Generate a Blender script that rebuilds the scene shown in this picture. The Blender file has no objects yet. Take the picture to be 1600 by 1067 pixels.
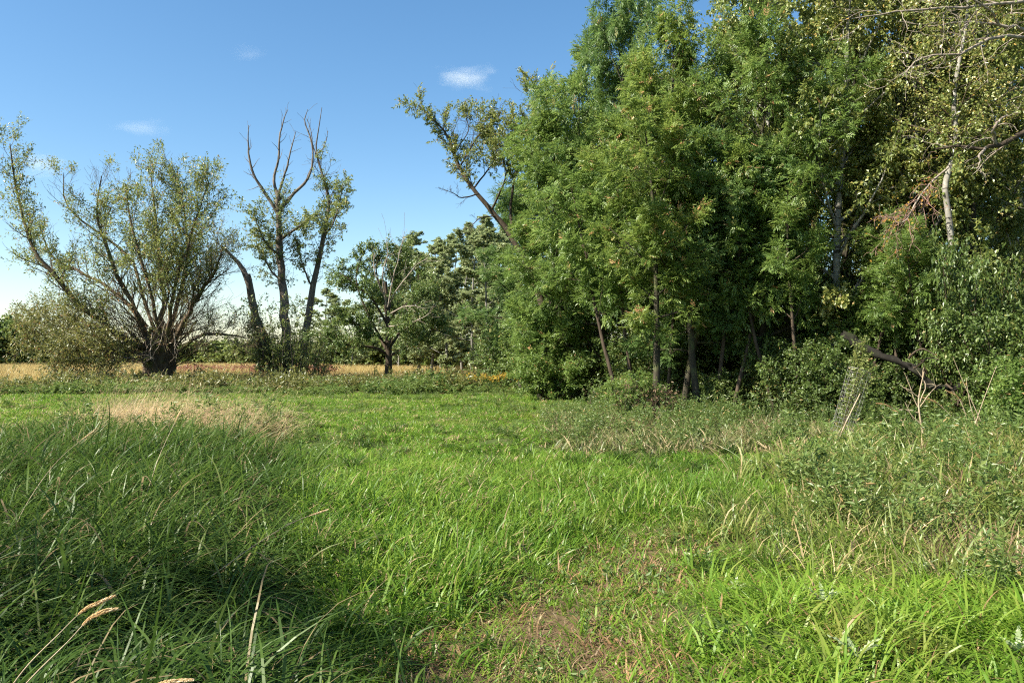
import bpy, math
import numpy as np

RNG = np.random.default_rng(11)
R = math.radians
SC = bpy.context.scene
COL = SC.collection

# ------------------------------------------------------------------ camera, sky, sun, exposure
EYE = 1.7
FPX = 1600 * 28.0 / 36.0                      # focal length in photograph pixels
HOR = 555.0                                   # eye level in the photograph
PITCH = math.atan((HOR - 533.5) / FPX)
cam_data = bpy.data.cameras.new('camera')
cam_data.lens = 28.0
cam_data.sensor_width = 36.0
cam_data.clip_start = 0.05
cam_data.clip_end = 20000
cam = bpy.data.objects.new('camera', cam_data)
COL.objects.link(cam)
cam.location = (0, 0, EYE)
cam.rotation_euler = (R(90) + PITCH, 0, 0)
SC.camera = cam

SUN_EL, SUN_AZ = R(43), R(270 - 26)            # azimuth clockwise from +Y: the sun stands to the left
world = bpy.data.worlds.new('World')
SC.world = world
world.use_nodes = True
wn, wl = world.node_tree.nodes, world.node_tree.links
sky_tex = wn.new('ShaderNodeTexSky')
sky_tex.sky_type = 'NISHITA'
sky_tex.sun_disc = False
sky_tex.sun_elevation = SUN_EL
sky_tex.sun_rotation = SUN_AZ
sky_tex.altitude = 100
sky_tex.air_density = 1.0
sky_tex.dust_density = 0.6
sky_tex.ozone_density = 1.0
sky_hs = wn.new('ShaderNodeHueSaturation')
sky_hs.inputs['Saturation'].default_value = 1.25
sky_hs.inputs['Hue'].default_value = 0.496
wl.new(sky_tex.outputs[0], sky_hs.inputs['Color'])
wl.new(sky_hs.outputs[0], wn['Background'].inputs[0])
wn['Background'].inputs[1].default_value = 0.059

sun_data = bpy.data.lights.new('sun', 'SUN')
sun_data.energy = 4.1
sun_data.angle = R(0.53)
sun_data.color = (1.0, 0.93, 0.80)
sun = bpy.data.objects.new('sun', sun_data)
COL.objects.link(sun)
sun.rotation_euler = (R(90) - SUN_EL, 0, -SUN_AZ + R(180))
SC.view_settings.view_transform = 'Standard'
SC.view_settings.look = 'None'
SC.view_settings.exposure = 1.8
SC.view_settings.gamma = 1.0
SC.view_settings.use_curve_mapping = False
SC.cycles.max_bounces = 6
SC.cycles.diffuse_bounces = 4
SC.cycles.glossy_bounces = 2
SC.cycles.transmission_bounces = 3
SC.cycles.volume_bounces = 2
SC.cycles.caustics_reflective = False
SC.cycles.caustics_refractive = False
SC.cycles.sample_clamp_indirect = 6
SC.cycles.adaptive_threshold = 0.03
SC.cycles.adaptive_min_samples = 72
SC.cycles.use_denoising = False
SC.cycles.filter_width = 1.15

# ------------------------------------------------------------------ helpers
def pix(px, py, d):
    """The point at depth d (metres along +Y) seen at photograph pixel (px, py)."""
    x = (px - 800.0) / FPX
    y = (533.5 - py) / FPX
    c, s = math.cos(PITCH), math.sin(PITCH)
    dy, dz = c - y * s, s + y * c
    k = d / dy
    return np.array([x * k, d, EYE + dz * k])

def vnoise(x, y, scale, seed=0):
    """smooth value noise in 0..1, numpy"""
    r = np.random.default_rng(1000 + seed).random((64, 64))
    u, v = np.asarray(x) / scale + 100.3, np.asarray(y) / scale + 57.7
    i, j = np.floor(u).astype(int), np.floor(v).astype(int)
    f, g = u - i, v - j
    f, g = f * f * (3 - 2 * f), g * g * (3 - 2 * g)
    a = lambda p, q: r[p % 64, q % 64]
    return (a(i, j) * (1 - f) + a(i + 1, j) * f) * (1 - g) + (a(i, j + 1) * (1 - f) + a(i + 1, j + 1) * f) * g

def fbm(x, y, scale, seed=0):
    return (vnoise(x, y, scale, seed) + .5 * vnoise(x, y, scale / 2.1, seed + 1) + .25 * vnoise(x, y, scale / 4.3, seed + 2)) / 1.75

def gpix(px, py):
    """flat-ground point under a photograph pixel"""
    t = (py - HOR) / FPX
    d = EYE / max(t, 1e-3)
    return ((px - 800.0) / FPX * d, d)

def in_poly(x, y, poly):
    x, y = np.asarray(x), np.asarray(y)
    inside = np.zeros(x.shape, bool)
    n = len(poly)
    for i in range(n):
        x0, y0 = poly[i]; x1, y1 = poly[(i + 1) % n]
        c = ((y0 > y) != (y1 > y)) & (x < (x1 - x0) * (y - y0) / (y1 - y0 + 1e-12) + x0)
        inside ^= c
    return inside

def zone(px_poly):
    return [gpix(*p) for p in px_poly]

Z_TALL = zone([(-500, 700), (60, 690), (200, 690), (300, 705), (400, 740), (440, 800), (470, 860), (430, 950), (440, 1040), (390, 1200), (380, 1700), (-900, 1700)])
Z_PATH = zone([(560, 1700), (520, 1080), (600, 980), (720, 905), (860, 850), (1010, 812), (1120, 800), (1200, 815), (1100, 870), (1020, 940), (1040, 1010), (1130, 1120), (1200, 1700)])
Z_REED = zone([(1170, 790), (1270, 722), (1380, 694), (1800, 670), (2300, 900), (1800, 960), (1560, 940), (1380, 905), (1200, 840)])
Z_EDGE = zone([(850, 655), (950, 636), (1060, 652), (1240, 672), (1330, 676), (1300, 706), (1120, 712), (980, 706), (890, 700)])
Z_FRONT = zone([(1010, 960), (1180, 860), (1400, 915), (1800, 960), (2300, 1100), (1900, 1900), (1130, 1900), (1060, 1050)])
Z_LIP = zone([(530, 900), (640, 858), (760, 806), (900, 770), (1060, 756), (1190, 760), (1190, 792), (1060, 792), (900, 806), (790, 850), (670, 905), (560, 960)])
Z_STRAW = zone([(100, 690), (140, 648), (260, 640), (360, 655), (450, 675), (450, 705), (350, 712), (220, 715)])
Z_RUST = zone([(1420, 880), (1460, 800), (1560, 760), (1750, 770), (1750, 930), (1550, 925)])

def inp(x, y, poly, wob=.35, seed=3):
    xx = x + (fbm(x, y, 1.3, seed) - .5) * 2 * wob
    yy = y + (fbm(x, y, 1.3, seed + 7) - .5) * 3 * wob
    return in_poly(xx, yy, poly)

def ground_z(x, y):
    x, y = np.asarray(x, float), np.asarray(y, float)
    near = np.clip((70 - y) / 40, 0, 1)
    z = (fbm(x, y, 5.0, 20) - .5) * .22 * near + (fbm(x, y, 1.5, 25) - .5) * .26 * np.clip((34 - y) / 16, 0, 1) + (fbm(x, y, .8, 28) - .5) * .10 * np.clip((30 - y) / 16, 0, 1)
    z += .38 * np.exp(-(((x + 6.2) / 2.8) ** 2 + ((y - 10.5) / 4.0) ** 2)) + .22 * np.exp(-(((x + 2.9) / 1.3) ** 2 + ((y - 7.4) / 1.6) ** 2))                # the rank mound on the left
    z += .10 * np.exp(-(((x + 4) / 2.4) ** 2 + ((y - 6) / 2.5) ** 2))
    z += .22 * np.exp(-(((x - 7.5) / 2.6) ** 2 + ((y - 11) / 3.5) ** 2))                # the bank on the right
    z += .16 * np.exp(-(((x + 1.2) / 1.6) ** 2 + ((y - 9.2) / 1.6) ** 2))               # lip of deep grass beside the track
    z -= .10 * np.exp(-(((x - .5) / 1.2) ** 2 + ((y - 6) / 3) ** 2))
    return z

def tag(o, label, cat, group=None, kind=None):
    if label: o['label'] = label
    if cat: o['category'] = cat
    if group: o['group'] = group
    if kind: o['kind'] = kind
    return o

def mesh_data(name, V, F, mats, attrs=None, smooth=False, mat_index=None):
    V = np.ascontiguousarray(V, np.float32); F = np.ascontiguousarray(F, np.int32)
    me = bpy.data.meshes.new(name)
    me.vertices.add(len(V)); me.vertices.foreach_set('co', V.ravel())
    k = F.shape[1] if len(F) else 3
    me.loops.add(F.size); me.loops.foreach_set('vertex_index', F.ravel())
    me.polygons.add(len(F))
    me.polygons.foreach_set('loop_start', np.arange(0, F.size, k, dtype=np.int32))
    me.polygons.foreach_set('loop_total', np.full(len(F), k, np.int32))
    if mat_index is not None: me.polygons.foreach_set('material_index', np.ascontiguousarray(mat_index, np.int32))
    me.polygons.foreach_set('use_smooth', np.full(len(F), smooth, bool))
    for m in (mats if isinstance(mats, (list, tuple)) else [mats]): me.materials.append(m)
    for an, av in (attrs or {}).items():
        av = np.ascontiguousarray(av, np.float32)
        if av.ndim == 2:
            a = me.attributes.new(an, 'FLOAT_COLOR', 'POINT'); a.data.foreach_set('color', av.ravel())
        else:
            a = me.attributes.new(an, 'FLOAT', 'POINT'); a.data.foreach_set('value', av)
    me.update(calc_edges=True)
    return me

def add(name, me, parent=None, loc=(0, 0, 0)):
    o = bpy.data.objects.new(name, me); COL.objects.link(o)
    o.location = loc
    if parent is not None: o.parent = parent
    return o

def empty(name, loc):
    o = bpy.data.objects.new(name, None); o.empty_display_size = .2
    COL.objects.link(o); o.location = loc
    return o

def dup(root, loc, rz=0.0, s=(1, 1, 1), tilt=(0, 0)):
    r = root.copy(); COL.objects.link(r)
    r.location = loc; r.rotation_euler = (tilt[0], tilt[1], rz); r.scale = s
    for ch in list(root.children):
        c = ch.copy(); COL.objects.link(c); c.parent = r
        for g in list(ch.children):
            d = g.copy(); COL.objects.link(d); d.parent = c
    return r

# ------------------------------------------------------------------ materials
def mat_new(name):
    m = bpy.data.materials.new(name); m.use_nodes = True
    nt = m.node_tree; nt.nodes.clear()
    return m, nt.nodes, nt.links

def ramp_node(n, stops):
    r = n.new('ShaderNodeValToRGB'); e = r.color_ramp.elements
    while len(e) > 1: e.remove(e[-1])
    e[0].position = stops[0][0]; e[0].color = (*stops[0][1], 1)
    for p, c in stops[1:]:
        q = e.new(p); q.color = (*c, 1)
    return r

def leaf_mat(name, stops, trans=.45, gloss=.06, rough=.42, nscale=.6, nvar=.35, tsat=1.0, patch=None, lift=1.2, wash=.05):
    """leaf or blade: diffuse + translucent + a little sheen; colour from the per-leaf 'tint' and a slow noise over the plant"""
    def soften(c):                       # greys and scales the colour, brightening it to fill in shaded foliage
        g_ = .3 * c[0] + .6 * c[1] + .1 * c[2]
        return tuple(min(.8, (v + (g_ - v) * wash) * lift) for v in c)
    stops = [(p_, soften(c_)) for p_, c_ in stops]
    if patch: patch = (soften(patch[0]), patch[1], patch[2])
    m, n, l = mat_new(name)
    at = n.new('ShaderNodeAttribute'); at.attribute_name = 'tint'
    geo = n.new('ShaderNodeNewGeometry')
    no = n.new('ShaderNodeTexNoise'); no.inputs['Scale'].default_value = nscale; no.inputs['Detail'].default_value = 3
    l.new(geo.outputs['Position'], no.inputs['Vector'])
    ad = n.new('ShaderNodeMath'); ad.operation = 'MULTIPLY_ADD'
    l.new(no.outputs['Fac'], ad.inputs[0]); ad.inputs[1].default_value = nvar * 2
    sub = n.new('ShaderNodeMath'); sub.operation = 'SUBTRACT'; l.new(at.outputs['Fac'], sub.inputs[0]); sub.inputs[1].default_value = nvar
    l.new(sub.outputs[0], ad.inputs[2])
    cl = n.new('ShaderNodeClamp'); l.new(ad.outputs[0], cl.inputs[0])
    # leaves drawn with tint above 1 keep the top colour of the ramp (dead leaves)
    gt = n.new('ShaderNodeMath'); gt.operation = 'GREATER_THAN'; l.new(at.outputs['Fac'], gt.inputs[0]); gt.inputs[1].default_value = 1.5
    mul = n.new('ShaderNodeMath'); mul.operation = 'MULTIPLY'; l.new(cl.outputs[0], mul.inputs[0]); mul.inputs[1].default_value = .9
    mx = n.new('ShaderNodeMath'); mx.operation = 'MAXIMUM'; l.new(mul.outputs[0], mx.inputs[0]); l.new(gt.outputs[0], mx.inputs[1])
    rp = ramp_node(n, stops); l.new(mx.outputs[0], rp.inputs[0])
    col = rp.outputs[0]
    if patch:                                   # (colour, scale, threshold): drier or yellower patches of the sward
        pc, ps, pt = patch
        pn = n.new('ShaderNodeTexNoise'); pn.inputs['Scale'].default_value = ps; pn.inputs['Detail'].default_value = 4
        l.new(geo.outputs['Position'], pn.inputs['Vector'])
        mr = n.new('ShaderNodeMapRange'); mr.inputs[1].default_value = pt; mr.inputs[2].default_value = pt + .14; mr.inputs[4].default_value = .75
        l.new(pn.outputs['Fac'], mr.inputs[0])
        mi = n.new('ShaderNodeMix'); mi.data_type = 'RGBA'
        l.new(mr.outputs[0], mi.inputs['Factor']); l.new(col, mi.inputs['A']); mi.inputs['B'].default_value = (*pc, 1)
        col = mi.outputs['Result']
    df = n.new('ShaderNodeBsdfDiffuse'); l.new(col, df.inputs[0])
    hs = n.new('ShaderNodeHueSaturation'); hs.inputs['Hue'].default_value = .488; hs.inputs['Saturation'].default_value = 1.0 * tsat; hs.inputs['Value'].default_value = 1.5
    l.new(col, hs.inputs['Color'])
    tr = n.new('ShaderNodeBsdfTranslucent'); l.new(hs.outputs[0], tr.inputs[0])
    m1 = n.new('ShaderNodeMixShader'); m1.inputs[0].default_value = trans
    l.new(df.outputs[0], m1.inputs[1]); l.new(tr.outputs[0], m1.inputs[2])
    gl = n.new('ShaderNodeBsdfGlossy'); gl.inputs['Roughness'].default_value = rough; gl.inputs['Color'].default_value = (.9, .95, .85, 1)
    m2 = n.new('ShaderNodeMixShader'); m2.inputs[0].default_value = gloss
    l.new(m1.outputs[0], m2.inputs[1]); l.new(gl.outputs[0], m2.inputs[2])
    out = n.new('ShaderNodeOutputMaterial'); l.new(m2.outputs[0], out.inputs[0])
    return m

def bark_mat(name, c0, c1, c2=None, scale=6.0, zs=.25, bump=.5, moss=None, bands=None):
    m, n, l = mat_new(name)
    tc = n.new('ShaderNodeTexCoord')
    mp = n.new('ShaderNodeMapping'); mp.inputs['Scale'].default_value = (1, 1, zs); l.new(tc.outputs['Object'], mp.inputs[0])
    no = n.new('ShaderNodeTexNoise'); no.inputs['Scale'].default_value = scale; no.inputs['Detail'].default_value = 6; no.inputs['Roughness'].default_value = .65
    l.new(mp.outputs[0], no.inputs['Vector'])
    rp = ramp_node(n, [(.3, c0), (.55, c1), (.75, c2 or c1)]); l.new(no.outputs['Fac'], rp.inputs[0])
    col = rp.outputs[0]
    if moss:
        n2 = n.new('ShaderNodeTexNoise'); n2.inputs['Scale'].default_value = 1.6; n2.inputs['Detail'].default_value = 5; l.new(tc.outputs['Object'], n2.inputs['Vector'])
        mr = n.new('ShaderNodeMapRange'); mr.inputs[1].default_value = .52; mr.inputs[2].default_value = .68; l.new(n2.outputs['Fac'], mr.inputs[0])
        mi = n.new('ShaderNodeMix'); mi.data_type = 'RGBA'; l.new(mr.outputs[0], mi.inputs['Factor']); l.new(col, mi.inputs['A']); mi.inputs['B'].default_value = (*moss, 1)
        col = mi.outputs['Result']
    if bands:
        m3 = n.new('ShaderNodeMapping'); m3.inputs['Scale'].default_value = (.8, .8, 7); l.new(tc.outputs['Object'], m3.inputs[0])
        n3 = n.new('ShaderNodeTexNoise'); n3.inputs['Scale'].default_value = 2.2; n3.inputs['Detail'].default_value = 4; l.new(m3.outputs[0], n3.inputs['Vector'])
        mr = n.new('ShaderNodeMapRange'); mr.inputs[1].default_value = .58; mr.inputs[2].default_value = .64; l.new(n3.outputs['Fac'], mr.inputs[0])
        mi = n.new('ShaderNodeMix'); mi.data_type = 'RGBA'; l.new(mr.outputs[0], mi.inputs['Factor']); l.new(col, mi.inputs['A']); mi.inputs['B'].default_value = (*bands, 1)
        col = mi.outputs['Result']
    bs = n.new('ShaderNodeBsdfPrincipled'); l.new(col, bs.inputs['Base Color']); bs.inputs['Roughness'].default_value = .9
    bs.inputs['Specular IOR Level'].default_value = .2
    bp = n.new('ShaderNodeBump'); bp.inputs['Strength'].default_value = bump; bp.inputs['Distance'].default_value = .03
    l.new(no.outputs['Fac'], bp.inputs['Height']); l.new(bp.outputs[0], bs.inputs['Normal'])
    out = n.new('ShaderNodeOutputMaterial'); l.new(bs.outputs[0], out.inputs[0])
    return m

M = {}
DEAD = (.16, .085, .035)
M['ash_leaf'] = leaf_mat('ash_leaf', [(0, (.052, .094, .018)), (.45, (.090, .146, .027)), (.85, (.155, .212, .046)), (1, (.38, .22, .10))], trans=.47, gloss=.025, nscale=.8, nvar=.42, lift=1.42)
M['ash_leaf_deep'] = leaf_mat('ash_leaf_deep', [(0, (.040, .080, .020)), (.45, (.070, .126, .030)), (.85, (.125, .185, .048)), (1, (.38, .22, .10))], trans=.47, gloss=.025, nscale=.8, nvar=.42, lift=1.42)
M['ash_leaf_warm'] = leaf_mat('ash_leaf_warm', [(0, (.060, .100, .016)), (.45, (.104, .156, .026)), (.85, (.178, .222, .046)), (1, (.38, .22, .10))], trans=.47, gloss=.025, nscale=.8, nvar=.42, lift=1.42)
M['aspen_leaf'] = leaf_mat('aspen_leaf', [(0, (.070, .098, .020)), (.45, (.115, .148, .031)), (.85, (.200, .208, .052)), (1, (.40, .27, .07))], trans=.40, gloss=.05, rough=.38, lift=1.42)
M['shrub_leaf'] = leaf_mat('shrub_leaf', [(0, (.050, .085, .018)), (.5, (.082, .128, .025)), (.85, (.140, .185, .038)), (1, (.30, .21, .07))], trans=.38, gloss=.035, lift=1.15)
M['willow_leaf'] = leaf_mat('willow_leaf', [(0, (.078, .108, .024)), (.45, (.130, .162, .036)), (.85, (.215, .228, .060)), (1, (.26, .16, .07))], trans=.48, gloss=.05)
M['olive_leaf'] = leaf_mat('olive_leaf', [(0, (.100, .120, .026)), (.45, (.160, .172, .040)), (.85, (.23, .220, .062)), (1, (.26, .15, .05))], trans=.45, gloss=.05, lift=.95)
M['poplar_leaf'] = leaf_mat('poplar_leaf', [(0, (.080, .115, .026)), (.45, (.125, .168, .040)), (.85, (.20, .225, .062)), (1, (.32, .24, .09))], trans=.45, gloss=.035)
M['apple_leaf'] = leaf_mat('apple_leaf', [(0, (.060, .105, .020)), (.5, (.098, .150, .032)), (.85, (.160, .205, .048)), (1, (.28, .20, .07))], trans=.40, gloss=.045)
M['grey_leaf'] = leaf_mat('grey_leaf', [(0, (.090, .118, .048)), (.5, (.140, .172, .070)), (.85, (.20, .225, .105)), (1, (.30, .24, .12))], trans=.40, gloss=.05, lift=1.7)
M['vine_leaf'] = leaf_mat('vine_leaf', [(0, (.30, .22, .03)), (.5, (.36, .24, .03)), (.9, (.26, .08, .03)), (1, (.2, .03, .02))], trans=.4, gloss=.03)
STRAW = (.36, .26, .125)
M['meadow_blade'] = leaf_mat('meadow_blade', [(0, (.056, .122, .014)), (.5, (.100, .184, .021)), (.88, (.182, .258, .040)), (1, (.34, .26, .14))], trans=.47, gloss=.018, nscale=.6, nvar=.42, patch=((.19, .195, .050), .35, .57), lift=1.22, wash=.0)
M['path_blade'] = leaf_mat('path_blade', [(0, (.080, .165, .016)), (.5, (.130, .222, .024)), (.88, (.195, .275, .040)), (1, (.32, .20, .10))], trans=.48, gloss=.02, nscale=.9, nvar=.4, patch=((.22, .17, .06), .7, .62), lift=1.15, wash=.0)
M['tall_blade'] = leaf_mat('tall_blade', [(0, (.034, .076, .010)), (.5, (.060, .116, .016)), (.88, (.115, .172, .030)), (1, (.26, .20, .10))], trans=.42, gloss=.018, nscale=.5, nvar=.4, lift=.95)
M['reed_blade'] = leaf_mat('reed_blade', [(0, (.090, .140, .022)), (.5, (.150, .198, .034)), (.85, (.235, .255, .062)), (1, (.42, .32, .16))], trans=.46, gloss=.025, nscale=.7, nvar=.35, patch=((.24, .18, .07), .55, .66), lift=1.1)
M['edge_blade'] = leaf_mat('edge_blade', [(0, (.075, .100, .026)), (.5, (.120, .145, .042)), (.85, (.200, .205, .080)), (1, (.38, .29, .16))], trans=.40, gloss=.03, nscale=.7, nvar=.3, patch=((.22, .14, .065), .6, .66))
M['straw_blade'] = leaf_mat('straw_blade', [(0, (.24, .175, .080)), (.5, (.36, .265, .125)), (1, (.50, .39, .21))], trans=.32, gloss=.03, nscale=.8, nvar=.2, tsat=.9)
M['rust_blade'] = leaf_mat('rust_blade', [(0, (.130, .080, .042)), (.5, (.205, .130, .068)), (1, (.31, .21, .115))], trans=.30, gloss=.02, nscale=.8, nvar=.25, tsat=.85, lift=1.0, wash=.1)
M['gold_blade'] = leaf_mat('gold_blade', [(0, (.25, .19, .060)), (.5, (.34, .265, .092)), (1, (.42, .345, .15))], trans=.35, gloss=.02, nscale=.15, nvar=.25)
M['sorrel_blade'] = leaf_mat('sorrel_blade', [(0, (.17, .075, .045)), (.5, (.23, .105, .065)), (1, (.30, .17, .10))], trans=.3, gloss=.02)
M['weed_leaf'] = leaf_mat('weed_leaf', [(0, (.058, .102, .020)), (.5, (.096, .148, .030)), (.88, (.160, .200, .050)), (1, (.28, .19, .07))], trans=.42, gloss=.03, nscale=.4, nvar=.35, lift=1.25)
M['pale_leaf'] = leaf_mat('pale_leaf', [(0, (.15, .20, .08)), (.5, (.22, .27, .12)), (1, (.32, .36, .20))], trans=.35, gloss=.06)
M['goldenrod_flower'] = leaf_mat('goldenrod_flower', [(0, (.34, .22, .02)), (.5, (.46, .31, .03)), (1, (.5, .36, .06))], trans=.3, gloss=.02)
M['seed_head'] = leaf_mat('seed_head', [(0, (.36, .25, .10)), (.5, (.50, .37, .18)), (1, (.60, .47, .27))], trans=.35, gloss=.05)
M['willow_bark'] = bark_mat('willow_bark', (.045, .032, .020), (.115, .085, .055), (.17, .135, .085), scale=7, moss=(.12, .12, .035))
M['poplar_bark'] = bark_mat('poplar_bark', (.055, .045, .036), (.145, .122, .100), (.25, .222, .19), scale=7)
M['ash_bark'] = bark_mat('ash_bark', (.022, .019, .013), (.050, .043, .029), (.085, .075, .052), scale=8, moss=(.085, .10, .035))
M['dark_bark'] = bark_mat('dark_bark', (.03, .022, .015), (.07, .052, .036), (.11, .085, .06), scale=9)
M['pale_bark'] = bark_mat('pale_bark', (.13, .12, .10), (.25, .235, .20), (.38, .365, .325), scale=5, zs=.8, bump=.25, bands=(.06, .05, .04))
M['grey_bark'] = bark_mat('grey_bark', (.10, .095, .08), (.20, .19, .165), (.30, .285, .25), scale=5, zs=.6, bump=.3)
M['log_bark'] = bark_mat('log_bark', (.008, .007, .006), (.018, .016, .012), (.045, .040, .031), scale=10, moss=(.022, .028, .010))
M['dead_wood'] = bark_mat('dead_wood', (.16, .125, .095), (.28, .235, .19), (.40, .355, .30), scale=9)
M['rose_twig'] = bark_mat('rose_twig', (.17, .12, .105), (.27, .20, .175), (.36, .29, .25), scale=9)
M['red_twig'] = bark_mat('red_twig', (.15, .085, .065), (.24, .15, .12), (.32, .23, .19), scale=9)
M['cane'] = bark_mat('cane', (.22, .165, .105), (.36, .285, .19), (.45, .38, .27), scale=12, bump=.2)
def metal_mat():
    m, n, l = mat_new('galvanised_wire')
    bs = n.new('ShaderNodeBsdfPrincipled'); bs.inputs['Metallic'].default_value = .7; bs.inputs['Roughness'].default_value = .45
    no = n.new('ShaderNodeTexNoise'); no.inputs['Scale'].default_value = 30
    rp = ramp_node(n, [(.3, (.20, .18, .16)), (.7, (.38, .36, .34))]); l.new(no.outputs['Fac'], rp.inputs[0]); l.new(rp.outputs[0], bs.inputs['Base Color'])
    out = n.new('ShaderNodeOutputMaterial'); l.new(bs.outputs[0], out.inputs[0]); return m
M['wire'] = metal_mat()

# ------------------------------------------------------------------ ground
def build_ground():
    g = np.concatenate([np.arange(-30, 30.01, .3)])
    out = np.array([32, 35, 39, 44, 50, 60, 75, 95, 120, 160, 220, 320, 500, 800, 1400, 2600, 5000])
    xs = np.concatenate([-out[::-1], g, out])
    ys = np.concatenate([np.array([-5000, -2000, -800, -300, -120, -50, -20, -8, -3]), np.arange(0, 34, .3), np.arange(34, 70, .8), np.array([72, 75, 80, 86, 94, 104, 118, 135, 160, 200, 280, 400, 600, 1000, 1800, 3200, 6000])])
    X, Y = np.meshgrid(xs, ys)
    Z = ground_z(X, Y)
    V = np.stack([X, Y, Z], -1).reshape(-1, 3)
    nx, ny = len(xs), len(ys)
    i = np.arange(ny - 1)[:, None] * nx + np.arange(nx - 1)[None]
    F = np.stack([i, i + 1, i + 1 + nx, i + nx], -1).reshape(-1, 4)
    x, y = V[:, 0], V[:, 1]
    c = np.tile(np.array([.055, .075, .022, 1]), (len(V), 1))
    def put(mask, col):
        c[mask, :3] = col
    put(inp(x, y, Z_PATH), (.105, .078, .045))
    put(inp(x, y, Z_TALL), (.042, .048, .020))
    put(inp(x, y, Z_REED), (.085, .070, .035))
    put(inp(x, y, Z_EDGE, .2), (.085, .070, .035))
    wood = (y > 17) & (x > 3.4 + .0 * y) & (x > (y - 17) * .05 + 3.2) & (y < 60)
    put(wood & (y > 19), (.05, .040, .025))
    put((y > 33.5) & (y <= 47) & (x < 4), (.075, .075, .028))
    put((y > 47) & (x < 10), (.22, .18, .075))
    put(y > 140, (.09, .12, .04))
    m, n, l = mat_new('ground_soil')
    at = n.new('ShaderNodeAttribute'); at.attribute_name = 'col'
    tc = n.new('ShaderNodeTexCoord')
    no = n.new('ShaderNodeTexNoise'); no.inputs['Scale'].default_value = 9; no.inputs['Detail'].default_value = 8; no.inputs['Roughness'].default_value = .7
    l.new(tc.outputs['Object'], no.inputs['Vector'])
    rp = ramp_node(n, [(.3, (.55, .5, .42)), (.7, (1.35, 1.4, 1.3))]); l.new(no.outputs['Fac'], rp.inputs[0])
    mi = n.new('ShaderNodeMix'); mi.data_type = 'RGBA'; mi.blend_type = 'MULTIPLY'; mi.inputs['Factor'].default_value = 1
    l.new(at.outputs['Color'], mi.inputs['A']); l.new(rp.outputs[0], mi.inputs['B'])
    bs = n.new('ShaderNodeBsdfPrincipled'); bs.inputs['Roughness'].default_value = 1; bs.inputs['Specular IOR Level'].default_value = .1
    l.new(mi.outputs['Result'], bs.inputs['Base Color'])
    bp = n.new('ShaderNodeBump'); bp.inputs['Strength'].default_value = .8; bp.inputs['Distance'].default_value = .03
    l.new(no.outputs['Fac'], bp.inputs['Height']); l.new(bp.outputs[0], bs.inputs['Normal'])
    o = n.new('ShaderNodeOutputMaterial'); l.new(bs.outputs[0], o.inputs[0])
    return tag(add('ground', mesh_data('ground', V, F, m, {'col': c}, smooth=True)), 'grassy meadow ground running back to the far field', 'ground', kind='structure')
build_ground()

# ------------------------------------------------------------------ branching and leaves
def norm(v):
    return v / (np.linalg.norm(v, axis=-1, keepdims=True) + 1e-9)

def perp(t):
    ref = np.where(np.abs(t[..., 2:3]) < .9, np.array([0, 0, 1.]), np.array([1., 0, 0]))
    u = norm(np.cross(t, ref)); return u, np.cross(t, u)

def grow(pos, d, L, K, trop, wig, rng):
    pts = [pos]; d = norm(d)
    st = (L / (K - 1))[:, None]
    trop = np.asarray(trop, float)
    for k in range(K - 1):
        d = norm(d + trop / (K - 1) + rng.normal(size=d.shape) * wig / math.sqrt(K - 1))
        pts.append(pts[-1] + d * st)
    return np.stack(pts, 1)

def sample(P, R_, i, t):
    K = P.shape[1]
    f = np.clip(t, 0, .9999) * (K - 1); k = f.astype(int); w = (f - k)
    p = P[i, k] * (1 - w)[..., None] + P[i, k + 1] * w[..., None]
    tn = norm(P[i, k + 1] - P[i, k])
    r = R_[i, k] * (1 - w) + R_[i, k + 1] * w
    return p, tn, r

def spawn(P, R_, n, t0, t1, ang, L, K, trop, wig, rs, rng, asd=.2, rend=.3, rmax=9, lr=(.7, 1.25)):
    """n children per parent; L: function of (t, parent length) giving length"""
    N = P.shape[0]
    i = np.repeat(np.arange(N), n)
    j = np.tile(np.arange(n), N)
    t = t0 + (t1 - t0) * (j + rng.random(N * n)) / n
    p, tn, r = sample(P, R_, i, t)
    u, v = perp(tn)
    az = j * 2.39996 + rng.random(N)[i] * 6.283 + rng.normal(size=N * n) * .4
    a = ang + rng.normal(size=N * n) * asd
    d = tn * np.cos(a)[:, None] + (u * np.cos(az)[:, None] + v * np.sin(az)[:, None]) * np.sin(a)[:, None]
    pl = np.linalg.norm(np.diff(P, axis=1), axis=-1).sum(1)[i]
    ln = L(t, pl) * rng.uniform(lr[0], lr[1], N * n)
    P2 = grow(p, d, ln, K, trop, wig, rng)
    r0 = np.minimum(r * rs, rmax)
    R2 = r0[:, None] * np.linspace(1, rend, K)[None]
    return P2, R2

def tubes(parts, sides):
    """parts: list of (P (N,K,3), R (N,K)); returns V, F (quads)"""
    Vs, Fs, off = [], [], 0
    for (P, R_), S in zip(parts, sides):
        N, K, _ = P.shape
        if N == 0: continue
        t = np.gradient(P, axis=1); t = norm(t)
        md = norm(t.mean(1))
        ref = np.where(np.abs(md[:, 2:3]) < .8, np.array([0, 0, 1.]), np.array([1., .2, 0]))[:, None]
        u = norm(np.cross(t, np.broadcast_to(ref, t.shape))); v = np.cross(t, u)
        an = np.arange(S) * 2 * math.pi / S
        ring = P[:, :, None] + R_[:, :, None, None] * (u[:, :, None] * np.cos(an)[None, None, :, None] + v[:, :, None] * np.sin(an)[None, None, :, None])
        Vs.append(ring.reshape(-1, 3))
        b = (np.arange(N) * K * S)[:, None, None] + (np.arange(K - 1) * S)[None, :, None]
        s0 = np.arange(S)[None, None]; s1 = (s0 + 1) % S
        F = np.stack([b + s0, b + s1, b + S + s1, b + S + s0], -1).reshape(-1, 4) + off
        Fs.append(F); off += N * K * S
    return np.concatenate(Vs), np.concatenate(Fs)

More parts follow.
